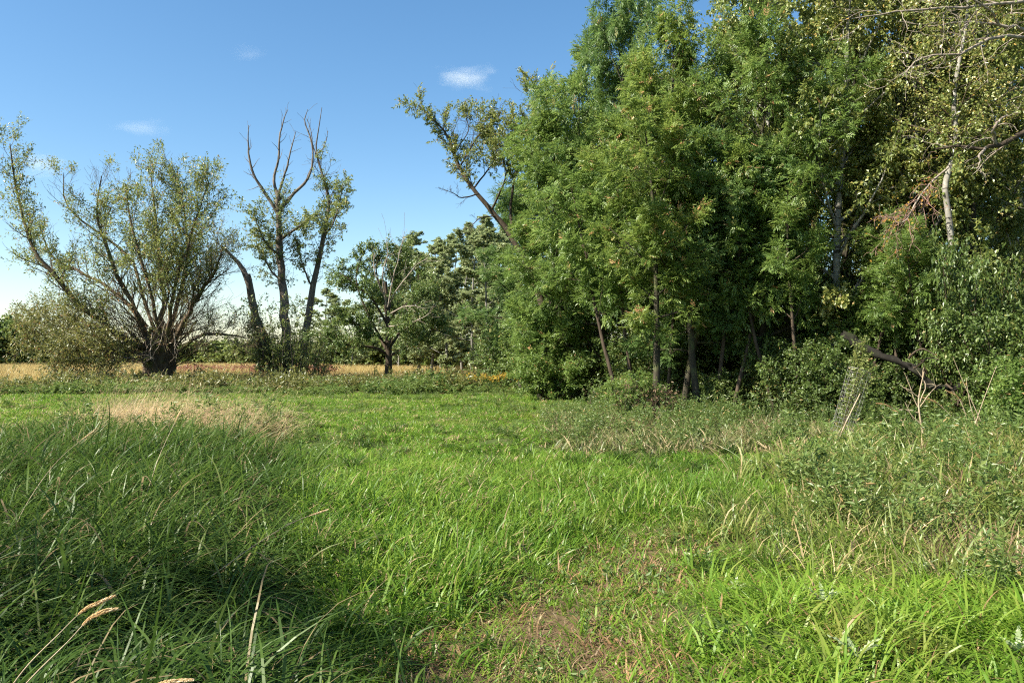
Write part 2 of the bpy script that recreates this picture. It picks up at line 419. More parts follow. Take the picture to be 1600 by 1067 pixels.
def leaf_tris(base, d, nrm, L, W, tint, fold=.12, broad=.45):
    d = norm(d); side = norm(np.cross(d, nrm)); nn = np.cross(side, d)
    L = L[:, None]; W = W[:, None]
    m = base + d * L * broad
    a = m + side * W * .5 + nn * W * fold
    b = m - side * W * .5 + nn * W * fold
    tip = base + d * L - nn * L * .08
    V = np.stack([base, a, tip, b], 1).reshape(-1, 3)
    q = np.arange(len(base)) * 4
    F = np.stack([np.stack([q, q + 1, q + 2], 1), np.stack([q, q + 2, q + 3], 1)], 1).reshape(-1, 3)
    return V, F, np.repeat(tint, 4)

def simple_leaves(P, n, t0, L, W, rng, ang=1.0, droop=.3, dead=.01, up=.7, tmean=.5, tsd=.2, broad=.45, jit=0.0):
    N = P.shape[0]
    i = np.repeat(np.arange(N), n)
    t = t0 + (1 - t0) * rng.random(N * n)
    p, tn, _ = sample(P, np.ones(P.shape[:2]), i, t)
    if jit: p = p + rng.normal(size=p.shape) * jit
    u, v = perp(tn); az = rng.random(N * n) * 6.283
    a = ang + rng.normal(size=N * n) * .3
    d = tn * np.cos(a)[:, None] + (u * np.cos(az)[:, None] + v * np.sin(az)[:, None]) * np.sin(a)[:, None]
    d = norm(d + np.array([0, 0, -droop]))
    nr = norm(np.array([0, 0, up]) + rng.normal(size=d.shape) * .5)
    s = rng.uniform(.65, 1.2, N * n)
    tint = np.clip(rng.normal(tmean, tsd, N * n), 0, 1)
    tint = np.where(rng.random(N * n) < dead, 2.0, tint)
    return leaf_tris(p, d, nr, L * s, W * s, tint, broad=broad)

def ash_leaves(P, n, t0, rng, rl=.27, ll=.125, lw=.046, dead=.004, tmean=.5):
    N = P.shape[0]
    i = np.repeat(np.arange(N), n)
    t = t0 + (1 - t0) * (np.tile(np.arange(n), N) + rng.random(N * n)) / n
    p, tn, _ = sample(P, np.ones(P.shape[:2]), i, t)
    u, v = perp(tn); az = rng.random(N * n) * 6.283
    a = .95 + rng.normal(size=N * n) * .25
    rd = norm(tn * np.cos(a)[:, None] + (u * np.cos(az)[:, None] + v * np.sin(az)[:, None]) * np.sin(a)[:, None] + np.array([0, 0, -.12]))
    nr = norm(np.array([0, 0, .8]) + rng.normal(size=rd.shape) * .35)
    side = norm(np.cross(rd, nr)); nn = np.cross(side, rd)
    s = rng.uniform(.7, 1.2, N * n)
    tint = np.clip(rng.normal(tmean, .2, N * n), 0, 1)
    tint = np.where(rng.random(N * n) < dead, 2.0, tint)
    B, D, NN, LL, T = [], [], [], [], []
    for k, f in enumerate((.3, .55, .8)):
        for sg in (-1, 1):
            B.append(p + rd * (rl * s * f)[:, None] + np.array([0, 0, -.03 * f * f]))
            D.append(rd * .75 + side * sg * .75 + np.array([0, 0, -.22]) + rng.normal(size=rd.shape) * .08)
            NN.append(nn + side * sg * .25); LL.append(ll * s * (1 - .15 * abs(k - 1))); T.append(tint)
    B.append(p + rd * (rl * s)[:, None]); D.append(rd + np.array([0, 0, -.25])); NN.append(nn); LL.append(ll * s); T.append(tint)
    LL = np.concatenate(LL)
    return leaf_tris(np.concatenate(B), np.concatenate(D), np.concatenate(NN), LL, LL * lw / ll, np.concatenate(T), broad=.42)

def join(parts):
    V, F, T, o = [], [], [], 0
    for v, f, t in parts:
        V.append(v); F.append(f + o); T.append(t); o += len(v)
    return np.concatenate(V), np.concatenate(F), np.concatenate(T)

def smooth_line(pts, rad, K):
    """resample a hand-placed polyline into K points (Catmull-Rom) with interpolated radii"""
    P = np.asarray(pts, float); n = len(P)
    Q = np.concatenate([[2 * P[0] - P[1]], P, [2 * P[-1] - P[-2]]])
    f = np.linspace(0, n - 1 - 1e-6, K); k = f.astype(int); w = (f - k)[:, None]
    p0, p1, p2, p3 = Q[k], Q[k + 1], Q[k + 2], Q[k + 3]
    C = .5 * ((2 * p1) + (-p0 + p2) * w + (2 * p0 - 5 * p1 + 4 * p2 - p3) * w ** 2 + (-p0 + 3 * p1 - 3 * p2 + p3) * w ** 3)
    rr = np.interp(f, np.arange(n), np.asarray(rad, float)) if np.ndim(rad) else np.full(K, rad)
    return C, rr

def quads_to(name, V, F, mat, parent, base, kind=None):
    o = add(name, mesh_data(name, V - base, F, mat, smooth=True), parent)
    if kind: o['kind'] = kind
    return o

def crown_to(V, F, T, mat, parent, base, name='crown'):
    o = add(name, mesh_data(name, V - base, F, mat, {'tint': T}), parent)
    o['kind'] = 'stuff'
    return o

# ---- a forest tree grown at the origin
def forest_tree(name, seed, H, r, first, crown_r, kind, leafmat, bark, n1=22, n2=9, n3=7, lean=.06, prof=None, up=.25, ang1=1.05, dens=1.0, leaf=None, dead=.004, tmean=.5):
    rng = np.random.default_rng(seed)
    K = 14
    d0 = np.array([[lean * math.cos(seed), lean * math.sin(seed), 1.]])
    P0 = grow(np.zeros((1, 3)), d0, np.array([H]), K, (0, 0, .3), .13, rng)
    R0 = (r * (1 - np.linspace(0, 1, K)) ** .8 + .012)[None]; R0[0, 0] *= 1.35
    prof = prof or (lambda s: np.clip(np.sin(np.pi * (.24 + .64 * s)), .12, 1) ** .7)
    P1, R1 = spawn(P0, R0, n1, first, .97, ang1, lambda t, pl: crown_r * prof((t - first) / (1 - first)), 8, (0, 0, up), .25, .5, rng, asd=.28, rend=.25, rmax=r * .45, lr=(.5, 1.45))
    P2, R2 = spawn(P1, R1, n2, .15, 1.0, .85, lambda t, pl: (.30 + .12 * (1 - t)) * np.maximum(pl, 1.0) * (1.05 - .35 * t), 6, (0, 0, .12), .3, .5, rng, asd=.25)
    P3, R3 = spawn(P2, R2, n3, .1, 1.0, .8, lambda t, pl: np.clip(.45 * pl, .25, .7), 4, (0, 0, .05), .3, .6, rng, asd=.3)
    R3 = np.maximum(R3, .0035)
    root = empty(name, (0, 0, 0))
    V, F = tubes([(P0, R0)], [10]); quads_to('trunk', V, F, bark, root, np.zeros(3))
    V, F = tubes([(P1, R1), (P2, np.maximum(R2, .006))], [6, 3]); quads_to('branchwork', V, F, bark, root, np.zeros(3), 'stuff')
    if kind == 'ash':
        parts = [ash_leaves(P3, max(1, int(round(6 * dens))), .1, rng, dead=dead, tmean=tmean), ash_leaves(P2, 4, .35, rng, dead=dead, tmean=tmean)]
    else:
        L, W, broad = leaf
        parts = [simple_leaves(P3, max(1, int(round(14 * dens))), .05, L, W, rng, dead=dead, broad=broad, jit=.03, tmean=tmean), simple_leaves(P2, 8, .3, L, W, rng, dead=dead, broad=broad, jit=.05, tmean=tmean)]
    V, F, T = join(parts)
    crown_to(V, F, T, leafmat, root, np.zeros(3))
    return root

def shrub(name, seed, H, rad, leafmat, bark, n0=14, leaf=(.095, .058, .5), dens=1.5, n2=7, spread=.55, tmean=.5):
    rng = np.random.default_rng(seed)
    a = rng.random(n0) * 6.283
    p = np.stack([np.cos(a) * rad * .15, np.sin(a) * rad * .15, np.zeros(n0)], 1)
    sp = rng.uniform(.15, 1, n0) * spread
    d = np.stack([np.cos(a) * sp, np.sin(a) * sp, np.ones(n0)], 1)
    P0 = grow(p, d, H * rng.uniform(.7, 1.05, n0), 8, (0, 0, .1), .25, rng)
    R0 = np.linspace(.03, .008, 8)[None].repeat(n0, 0) * H / 2.5
    P1, R1 = spawn(P0, R0, n2 + 3, .12, 1, .9, lambda t, pl: rad * (.75 - .35 * t), 6, (0, 0, .15), .3, .5, rng)
    P2, R2 = spawn(P1, R1, n2, .1, 1, .8, lambda t, pl: .45 * pl, 4, (0, 0, .05), .3, .6, rng)
    root = empty(name, (0, 0, 0))
    V, F = tubes([(P0, R0), (P1, np.maximum(R1, .004))], [5, 3]); quads_to('stem', V, F, bark, root, np.zeros(3), 'stuff')
    L, W, b = leaf
    V, F, T = join([simple_leaves(P2, max(1, int(10 * dens)), .0, L, W, rng, broad=b, jit=.03, tmean=tmean), simple_leaves(P1, 10, .2, L, W, rng, broad=b, jit=.03, tmean=tmean)])
    crown_to(V, F, T, leafmat, root, np.zeros(3))
    return root

def place(root, first, px, d, rz=0, s=(1, 1, 1), tilt=(0, 0), dz=0.0):
    x = (px - 800) / FPX * d
    loc = (x, d, float(ground_z(x, d)) - .05 + dz)
    if first:
        root.location = loc; root.rotation_euler = (tilt[0], tilt[1], rz); root.scale = s
        return root
    return dup(root, loc, rz, s, tilt)

# ------------------------------------------------------------------ hand-placed trees of the open meadow
def trace(pts, widths, d, K=14, thin=.8):
    u = d / FPX
    P = [pix(p[0], p[1], d + (p[2] if len(p) > 2 else 0)) for p in pts]
    w = np.interp(np.linspace(0, 1, len(P)), np.linspace(0, 1, len(widths)), widths) * u * .5 * thin
    C, r = smooth_line(P, w, K)
    return C[None], r[None]

def rough(P, R_, amt, rng):
    """small bends so that a traced limb is not a clean curve"""
    Q = P.copy(); Q[:, 1:-1] += rng.normal(size=Q[:, 1:-1].shape) * (amt * R_[:, 1:-1, None] * .5)
    return Q

def gnarl(V, amp, scale, seed):
    """uneven, fluted surface for old wood"""
    n1 = vnoise(V[:, 0] * 3 + V[:, 2] * .6, V[:, 1] * 3 + V[:, 2] * .3, scale, seed) - .5
    n2 = vnoise(V[:, 1] * 3 + V[:, 2] * .5, V[:, 0] * 3 - V[:, 2] * .4, scale, seed + 5) - .5
    W = V.copy(); W[:, 0] += n1 * amp; W[:, 1] += n2 * amp
    return W

def build_willow():
    d = 45.0; rng = np.random.default_rng(5)
    base = pix(247, 602, d); base[2] = float(ground_z(base[0], d))
    root = empty('willow_tree', base)
    tag(root, 'broad crack willow with short thick dark trunk and many spreading limbs', 'tree')
    bark, lm, om = M['willow_bark'], M['willow_leaf'], M['olive_leaf']
    P, Rr = trace([(247, 616), (246, 600), (247, 578), (250, 555), (252, 535), (254, 512)], [84, 60, 52, 54, 56, 40], d, 16)
    V, F = tubes([(P, Rr)], [20]); V = gnarl(V, .34, 1.0, 3); quads_to('trunk', V, F, bark, root, base)
    limbs = [  # points, widths, leaf density, olive?, sprout count, sprout length
        ([(236, 540, 0), (216, 493, -.5), (193, 448, -.8), (168, 388, -1), (152, 338, -1), (158, 275, -1)], [14, 10, 2.5], 1.0, 0, 20, 2.1),
        ([(230, 530, .5), (205, 480, 1), (166, 448, 1.5), (126, 425, 2), (81, 400, 2.4), (60, 350, 2.5)], [13, 8, 2.5], .9, 0, 20, 1.9),
        ([(226, 542, -1), (180, 520, -2), (130, 482, -2.5), (90, 434, -3), (50, 385, -3.2), (27, 308, -3), (15, 225, -3)], [14, 11, 2.5], 1.0, 0, 22, 2.0),
        ([(256, 530, 0), (256, 475, .5), (252, 407, 1), (243, 349, 1), (236, 275, 1.2)], [17, 10, 2.5], 1.1, 0, 22, 2.1),
        ([(262, 530, .5), (278, 470, 1.5), (292, 400, 2), (288, 330, 2), (270, 262, 2)], [12, 8, 2.5], 1.2, 0, 22, 2.0),
        ([(268, 540, -.5), (297, 484, -1), (315, 452, -1.2), (335, 425, -1.2), (348, 385, -1)], [13, 9, 3], .35, 0, 20, 2.1),
        ([(270, 555, -.5), (315, 524, -1), (360, 524, -1.5), (389, 529, -1.5)], [9, 6, 2], .12, 0, 16, 1.7),
        ([(232, 556, -1), (190, 548, -2), (130, 558, -3), (90, 580, -3.5)], [9, 5, 1.5], .7, 1, 18, 1.6),
        ([(236, 548, -.5), (180, 535, -2), (120, 520, -3), (55, 525, -3.5)], [9, 6, 2], 1.7, 1, 26, 1.9),
        ([(232, 545, 1), (170, 515, 2), (110, 498, 3), (60, 495, 3)], [9, 6, 2], 1.6, 1, 24, 1.8),
        ([(260, 530, -1.2), (268, 480, -2), (282, 420, -2.5), (305, 350, -3), (325, 285, -3)], [11, 7, 2], 1.0, 0, 22, 2.0),
        ([(252, 530, -1.5), (240, 480, -2.5), (225, 420, -3), (205, 350, -3), (195, 290, -3)], [10, 7, 2], .9, 0, 18, 1.9),
        ([(244, 530, 1.5), (225, 470, 2.5), (200, 400, 3), (110, 330, 3), (98, 270, 3)], [10, 7, 1.6], .8, 0, 16, 1.7),
        ([(240, 560, -1.6), (200, 560, -3), (160, 548, -4), (110, 548, -4.5)], [8, 5, 1.5], 1.3, 1, 22, 1.6),
    ]
    crown, olive, tw = [], [], []
    for pts, wd, dens, ol, n, L in limbs:
        P, Rr = trace(pts, wd, d, 14, thin=.62); P = rough(P, Rr, .8, rng)
        V, F = tubes([(P, Rr)], [8]); V = gnarl(V, .06, .6, 8); quads_to('limb', V, F, bark, root, base)
        trop = (-.1, 0, .05) if ol else (0, 0, .75)
        P2, R2 = spawn(P, Rr, int(n * 1.5), .2, 1., .75, lambda t, pl: L * (1.2 - .5 * t), 7, trop, .3, .38, rng, rmax=.045)
        P3, R3 = spawn(P2, R2, 8, .15, 1., .62, lambda t, pl: .42 * pl, 5, (0, 0, .35 if not ol else -.1), .3, .5, rng)
        tw += [(P2, np.maximum(R2, .009)), (P3, np.maximum(R3, .006))]
        P4, R4 = spawn(P3, R3, 5 if dens > .3 else 7, .1, 1., .6, lambda t, pl: .5 * pl, 4, (0, 0, .1), .3, .5, rng)
        if dens < .5: tw.append((P4, np.full(P4.shape[:2], .005)))
        k = dens * 5.6
        nk = max(1, int(round(k)))
        keep = np.sort(rng.permutation(len(P4))[:int(len(P4) * min(1, k / nk if k < 1 else 1))]) if k < 1 else np.arange(len(P4))
        # clumpy foliage: some shoots carry none
        cl = vnoise(P4[keep, 0, 0] * 1.0 + P4[keep, 0, 1] * .7, P4[keep, 0, 2], 1.0, 40)
        keep = keep[cl > (.36 if not ol else .16)]
        (olive if ol else crown).append(simple_leaves(P4[keep], nk if not ol else max(1, nk // 2), .05, .17, .06, rng, ang=.7, droop=.1, dead=.05, jit=.06))
    # bare twiggy tangle bursting from the head of the trunk
    n = 170
    a = rng.random(n) * 6.283; zz = rng.random(n)
    p = np.stack([base[0] + .15 + np.cos(a) * .75, base[1] + np.sin(a) * .75, base[2] + 1.0 + zz * 2.4], 1)
    sp = rng.uniform(.6, 2.2, n)
    Pt = grow(p, np.stack([np.cos(a) * sp, np.sin(a) * sp, np.ones(n)], 1), rng.uniform(2.0, 4.8, n), 9, (0, 0, .25), .5, rng)
    Rt = np.linspace(.032, .008, 9)[None].repeat(n, 0) * rng.uniform(.5, 1.2, (n, 1))
    Pu, Ru = spawn(Pt, Rt, 8, .25, 1., .6, lambda t, pl: .28 * pl, 5, (0, 0, .3), .4, .5, rng)
    tw += [(Pt, Rt), (Pu, np.maximum(Ru, .006))]
    cl = vnoise(Pu[:, 0, 0] + Pu[:, 0, 1], Pu[:, 0, 2], 1.2, 41) > .52
    crown.append(simple_leaves(Pu[cl], 5, .2, .15, .05, rng, ang=.7, dead=.25, jit=.05))
    V, F = tubes(tw, [3] * len(tw)); quads_to('twig_growth', V, F, bark, root, base, 'stuff')
    V, F, T = join(crown); crown_to(V, F, T, lm, root, base)
    V, F, T = join(olive); o = crown_to(V, F, T, om, root, base, 'low_foliage'); o['label'] = 'brownish olive leaves on low drooping branches'
    # pale dead twigs hanging in front of the trunk
    for pts in ([(258, 470, -3), (260, 500, -3.2), (252, 530, -3.3), (243, 548, -3.3)], [(238, 520, -3), (235, 545, -3.2), (236, 562, -3.3)], [(272, 520, -2.2), (274, 545, -2.4), (276, 560, -2.4)],
                [(130, 562, -4), (160, 555, -3.6), (200, 560, -3.2), (230, 548, -2.8)], [(70, 590, -4.5), (120, 588, -4.2), (170, 580, -3.8), (215, 565, -3)]):
        P, Rr = trace(pts, [1.6, 1.2, .8], d, 10); P = rough(P, Rr, 3, rng)
        P2, R2 = spawn(P, Rr, 8, .2, 1, .8, lambda t, pl: .35 * pl, 5, (0, 0, -.2), .4, .6, rng)
        V, F = tubes([(P, Rr), (P2, np.maximum(R2, .006))], [4, 3]); quads_to('dead_twig', V, F, M['dead_wood'], root, base)
    return root
build_willow()

def build_dead_top():
    d = 49.0; rng = np.random.default_rng(9)
    base = pix(450, 598, d); base[2] = float(ground_z(base[0], d))
    root = empty('dead_topped_tree', base)
    tag(root, 'multi-stemmed old tree with bare dead forks on top and one leaning stem', 'tree')
    bark = M['poplar_bark']
    stems = [
        ('leaning_stem', [(432, 604, -.5), (425, 575, -.5), (408, 530, -1), (395, 480, -1.2), (388, 440, -1.4), (372, 410, -1.4), (345, 385, -1.5)], [19, 14, 11, 4]),
        ('broken_stem', [(440, 600, .3), (424, 545, .2), (404, 500, -.6), (396, 462, -.9), (389, 428, -1)], [11, 9, 9, 6]),
        ('stem', [(451, 606, 0), (447, 540, 0), (443, 480, 0), (441, 430, 0), (437, 380, 0), (434, 330, 0), (433, 298, 0)], [24, 18, 14, 12, 9]),
        ('dead_fork', [(434, 335, 0), (415, 302, -.3), (400, 281, -.5), (391, 255, -.6), (388, 225, -.6), (388, 196, -.6)], [8, 6, 4, 1.2]),
        ('dead_fork', [(433, 305, 0), (428, 280, .2), (435, 250, .3), (437, 215, .3), (443, 188, .4), (450, 171, .4)], [7, 5, 3, 1]),
        ('dead_fork', [(434, 308, 0), (441, 285, -.3), (448, 262, -.4), (456, 230, -.5), (462, 206, -.5)], [6, 4, 1.2]),
        ('dead_fork', [(438, 330, 0), (455, 306, .4), (475, 288, .7), (486, 268, .9), (489, 240, 1), (484, 212, 1), (476, 190, 1), (481, 171, 1)], [7, 6, 4, 3, 1]),
        ('right_stem', [(467, 606, .5), (475, 540, .8), (485, 480, 1), (490, 439, 1.1), (500, 400, 1.2), (507, 365, 1.3), (512, 335, 1.3), (513, 308, 1.3), (506, 280, 1.2), (497, 252, 1.1), (494, 225, 1.1), (498, 200, 1.1), (503, 168, 1.1)], [17, 13, 10, 8, 5, 3, 1]),
        ('dead_fork', [(495, 245, 1.1), (489, 228, 1.3), (486, 205, 1.4), (480, 186, 1.4)], [3, 2, 1]),
        ('dead_fork', [(496, 240, 1.1), (505, 232, .9), (510, 218, .8), (512, 205, .8)], [2.4, 1.6, .8]),
        ('branch', [(441, 372, 0), (462, 358, -.6), (480, 345, -1), (500, 334, -1.4)], [6, 4, 2]),
        ('branch', [(440, 400, 0), (420, 385, -.8), (405, 360, -1.2), (396, 330, -1.4)], [5, 3, 1.5]),
        ('branch', [(442, 440, 0), (425, 425, .8), (412, 400, 1.2), (400, 380, 1.4)], [5, 3, 1.5]),
        ('branch', [(505, 372, 1.3), (520, 350, .8), (530, 320, .5), (536, 290, .4)], [5, 3, 1.5]),
        ('branch', [(488, 450, 1.1), (475, 420, .4), (468, 395, .2), (462, 370, 0)], [4, 3, 1.5]),
    ]
    tw, crown, ivy = [], [], []
    for nm, pts, wd in stems:
        K = 18
        P, Rr = trace(pts, wd, d, K); P = rough(P, Rr, .35, rng)
        V, F = tubes([(P, Rr)], [9 if wd[0] > 9 else 6]); V = gnarl(V, .06 if wd[0] > 9 else .02, .5, 12)
        quads_to('fork' if nm == 'dead_fork' else nm, V, F, bark, root, base)
        if nm == 'dead_fork':
            P2, R2 = spawn(P, Rr, 11, .25, .98, .7, lambda t, pl: .15 * pl, 5, (0, 0, .3), .3, .4, rng, rmax=.03)
            tw.append((P2, np.maximum(R2, .008)))
        elif nm == 'branch' :
            P2, R2 = spawn(P, Rr, 12, .25, 1, .8, lambda t, pl: 1.1, 6, (0, 0, .3), .35, .4, rng, rmax=.03)
            P3, R3 = spawn(P2, R2, 8, .1, 1, .8, lambda t, pl: .5 * pl, 4, (0, 0, 0), .3, .5, rng)
            tw += [(P2, np.maximum(R2, .008)), (P3, np.maximum(R3, .006))]
            crown.append(simple_leaves(P3, 20, .1, .14, .08, rng, tmean=.6, jit=.05, dead=.01))
        elif nm == 'right_stem':
            P2, R2 = spawn(P, Rr, 56, .22, .74, .7, lambda t, pl: 1.1 + .4 * np.sin(t * 40), 6, (0, 0, .35), .35, .3, rng, rmax=.03)
            P3, R3 = spawn(P2, R2, 6, .15, 1, .8, lambda t, pl: .45 * pl, 4, (0, 0, 0), .3, .5, rng)
            tw += [(P2, np.maximum(R2, .008)), (P3, np.maximum(R3, .006))]
            k = vnoise(P3[:, 0, 2], P3[:, 0, 0], .8, 77) > .42
            crown.append(simple_leaves(P3[k], 16, .1, .14, .075, rng, tmean=.6, jit=.05, dead=.01))
        elif nm == 'stem':
            P2, R2 = spawn(P, Rr, 40, .40, .92, .8, lambda t, pl: 1.3 + 0 * t, 6, (0, 0, .25), .35, .2, rng, rmax=.03)
            P3, R3 = spawn(P2, R2, 6, .2, 1, .8, lambda t, pl: .45 * pl, 4, (0, 0, 0), .3, .5, rng)
            tw += [(P2, np.maximum(R2, .008)), (P3, np.maximum(R3, .006))]
            k = vnoise(P3[:, 0, 2], P3[:, 0, 0], .8, 78) > .5
            crown.append(simple_leaves(P3[k], 14, .1, .14, .075, rng, tmean=.55, jit=.05, dead=.01))
    # leafy suckers round the foot
    n = 58
    a = rng.random(n) * 6.283; rr = rng.random(n) ** .6 * 1.9
    p = base + np.stack([np.cos(a) * rr + .35, np.sin(a) * rr, np.zeros(n)], 1)
    P2 = grow(p, np.stack([np.cos(a) * .25, np.sin(a) * .25, np.ones(n)], 1), rng.uniform(2.2, 5.8, n), 8, (0, 0, .1), .25, rng)
    R2 = np.linspace(.03, .008, 8)[None].repeat(n, 0)
    P3, R3 = spawn(P2, R2, 11, .1, 1, .85, lambda t, pl: np.full_like(t, .75), 5, (0, 0, .1), .3, .5, rng)
    tw += [(P2, R2), (P3, np.maximum(R3, .006))]
    crown.append(simple_leaves(P3, 20, .05, .14, .08, rng, tmean=.45, jit=.06))
    V, F = tubes(tw, [3] * len(tw)); quads_to('twig_growth', V, F, bark, root, base, 'stuff')
    V, F, T = join(crown); crown_to(V, F, T, M['poplar_leaf'], root, base)
build_dead_top()

def build_apple():
    d = 44.0; rng = np.random.default_rng(21)
    base = pix(607, 606, d); base[2] = float(ground_z(base[0], d))
    root = empty('small_field_tree', base)
    tag(root, 'small round tree with single dark trunk, one level side limb and grey dead twigs', 'tree')
    bark = M['dark_bark']
    P, Rr = trace([(607, 614), (606, 590), (607, 560), (606, 520), (605, 480), (602, 440)], [19, 14, 12, 9, 6], d, 14)
    V, F = tubes([(P, Rr)], [10]); V = gnarl(V, .08, .5, 31); quads_to('trunk', V, F, bark, root, base)
    limbs = [
        ([(605, 553, 0), (585, 543, -.6), (555, 541, -1), (525, 535, -1.2), (498, 520, -1.2)], [7, 5, 2], 1.0),
        ([(606, 550, 0), (588, 515, .6), (568, 475, .8), (556, 430, .8), (572, 388, .6)], [6, 4, 2], 1.2),
        ([(608, 545, 0), (630, 510, .8), (650, 460, 1.2), (655, 415, 1.2)], [6, 4, 1.6], 1.3),
        ([(606, 530, 0), (600, 470, .8), (588, 425, 1), (592, 390, 1)], [5, 3, 1.6], 1.2),
        ([(608, 556, 0), (640, 540, -.4), (668, 522, -.6), (688, 505, -.6)], [6, 4, 1.6], 1.1),
        ([(606, 510, 0), (582, 468, -.9), (550, 440, -1.3), (530, 425, -1.3)], [5, 3, 1.5], 1.2),
        ([(606, 505, 0), (625, 480, -1), (652, 470, -1.6), (672, 455, -1.8)], [5, 3, 1.5], 1.0),
        ([(606, 540, 0), (585, 520, -1.2), (560, 508, -1.8), (535, 492, -2)], [5, 3, 1.5], 1.1),
        ([(606, 500, 0), (612, 460, 1.2), (622, 420, 1.6), (626, 395, 1.7)], [5, 3, 1.5], 1.2),
        ([(607, 548, 0), (618, 525, -1.4), (640, 510, -2), (655, 498, -2)], [4, 3, 1.5], 1.0),
    ]
    tw, crown = [], []
    for pts, wd, dens in limbs:
        P, Rr = trace(pts, wd, d, 12); P = rough(P, Rr, .6, rng)
        V, F = tubes([(P, Rr)], [6]); quads_to('limb', V, F, bark, root, base)
        P2, R2 = spawn(P, Rr, 13, .2, 1, .85, lambda t, pl: 1.1 - .3 * t, 6, (0, 0, .2), .35, .4, rng, rmax=.03)
        P3, R3 = spawn(P2, R2, 7, .1, 1, .8, lambda t, pl: .5 * pl, 4, (0, 0, 0), .3, .5, rng)
        tw += [(P2, np.maximum(R2, .008)), (P3, np.maximum(R3, .005))]
        crown.append(simple_leaves(P3, int(40 * dens), .05, .115, .072, rng, jit=.06))
    V, F = tubes(tw, [3] * len(tw)); quads_to('twig_growth', V, F, bark, root, base, 'stuff')
    V, F, T = join(crown); crown_to(V, F, T, M['apple_leaf'], root, base)
    for pts in ([(606, 480, -1.5), (614, 435, -2), (624, 398, -2), (632, 362, -2)], [(606, 478, -1.2), (625, 445, -2), (650, 415, -2.2), (668, 404, -2.2)], [(604, 480, -1.2), (597, 432, -2), (606, 398, -2), (603, 372, -2)],
                [(610, 490, -1.6), (630, 480, -2.4), (648, 478, -2.6), (664, 483, -2.6)], [(608, 510, -1.6), (635, 505, -2.4), (655, 500, -2.6), (674, 488, -2.8)], [(604, 470, -1.2), (590, 440, -2), (584, 415, -2), (586, 396, -2)]):
        P, Rr = trace(pts, [3, 2, .9], d, 10); P = rough(P, Rr, 1.2, rng)
        P2, R2 = spawn(P, Rr, 9, .25, 1, .6, lambda t, pl: .3 * pl, 5, (0, 0, .25), .35, .5, rng)
        V, F = tubes([(P, Rr), (P2, np.maximum(R2, .007))], [5, 3]); o = quads_to('dead_branch', V, F, M['dead_wood'], root, base); o['label'] = 'grey bare dead branch'
build_apple()

def build_leaning_willow():
    d = 33.0; rng = np.random.default_rng(31)
    base = pix(885, 620, d); base[2] = float(ground_z(base[0], d))
    root = empty('leaning_willow_tree', base)
    tag(root, 'willow leaning out leftward above the ash foliage against open sky', 'tree')
    bark = M['dark_bark']
    stems = [
        ('trunk', [(885, 626, 0), (862, 520, 0), (828, 425, 0), (790, 355, 0), (765, 325, 0), (740, 295, 0), (718, 262, 0), (705, 225, 0), (688, 198, 0), (655, 166, 0)], [26, 20, 14, 10, 7, 2.5], 14, .55),
        ('limb', [(800, 372, 0), (798, 320, .8), (806, 275, 1.2), (824, 222, 1.4), (832, 170, 1.4), (828, 135, 1.4)], [8, 5, 1.8], 20, .35),
        ('dead_limb', [(748, 303, -.3), (722, 309, -.9), (708, 302, -1.1), (690, 295, -1.3)], [4, 2.5, 1], 5, .2),
        ('limb', [(718, 262, 0), (735, 232, -.6), (752, 205, -.9), (768, 195, -1)], [5, 3, 1.6], 12, .2),
        ('limb', [(768, 328, 0), (790, 278, -1), (786, 240, -1.4), (800, 205, -1.6)], [6, 4, 1.6], 14, .25),
        ('limb', [(720, 265, 0), (712, 240, .8), (732, 205, 1), (728, 185, 1)], [4, 3, 1.5], 8, .25),
        ('limb', [(740, 295, 0), (765, 262, .8), (775, 240, 1.2), (765, 215, 1.3)], [5, 3, 1.5], 12, .2),
        ('dead_limb', [(775, 338, 0), (752, 340, -.8), (738, 352, -1), (732, 362, -1)], [4, 2, 1], 5, .3),
        ('limb', [(806, 275, 1.2), (825, 250, .6), (845, 230, .2), (850, 190, 0)], [4, 3, 1.5], 12, .2),
    ]
    tw, crown = [], []
    for nm, pts, wd, n, t0 in stems:
        P, Rr = trace(pts, wd, d, 16, thin=.6); P = rough(P, Rr, .5, rng)
        V, F = tubes([(P, Rr)], [8]); quads_to('limb' if nm == 'dead_limb' else nm, V, F, bark, root, base)
        dead = nm == 'dead_limb'
        P2, R2 = spawn(P, Rr, int(n * 1.5), t0, 1, .7, lambda t, pl: (1.05 if not dead else .5) - .2 * t, 6, (0, 0, .45), .35, .4, rng, rmax=.03)
        P3, R3 = spawn(P2, R2, 7, .1, 1, .75, lambda t, pl: .5 * pl, 4, (0, 0, .1), .3, .5, rng)
        tw += [(P2, np.maximum(R2, .006)), (P3, np.maximum(R3, .004))]
        if not dead:
            k = vnoise(P3[:, 0, 2] * 1.3, P3[:, 0, 0] * 1.3, .8, 81) > .36
            crown.append(simple_leaves(P3[k], 26, .05, .13, .055, rng, ang=.8, droop=.15, jit=.04, dead=.02))
    V, F = tubes(tw, [3] * len(tw)); quads_to('twig_growth', V, F, bark, root, base, 'stuff')
    V, F, T = join(crown); crown_to(V, F, T, M['willow_leaf'], root, base)
build_leaning_willow()

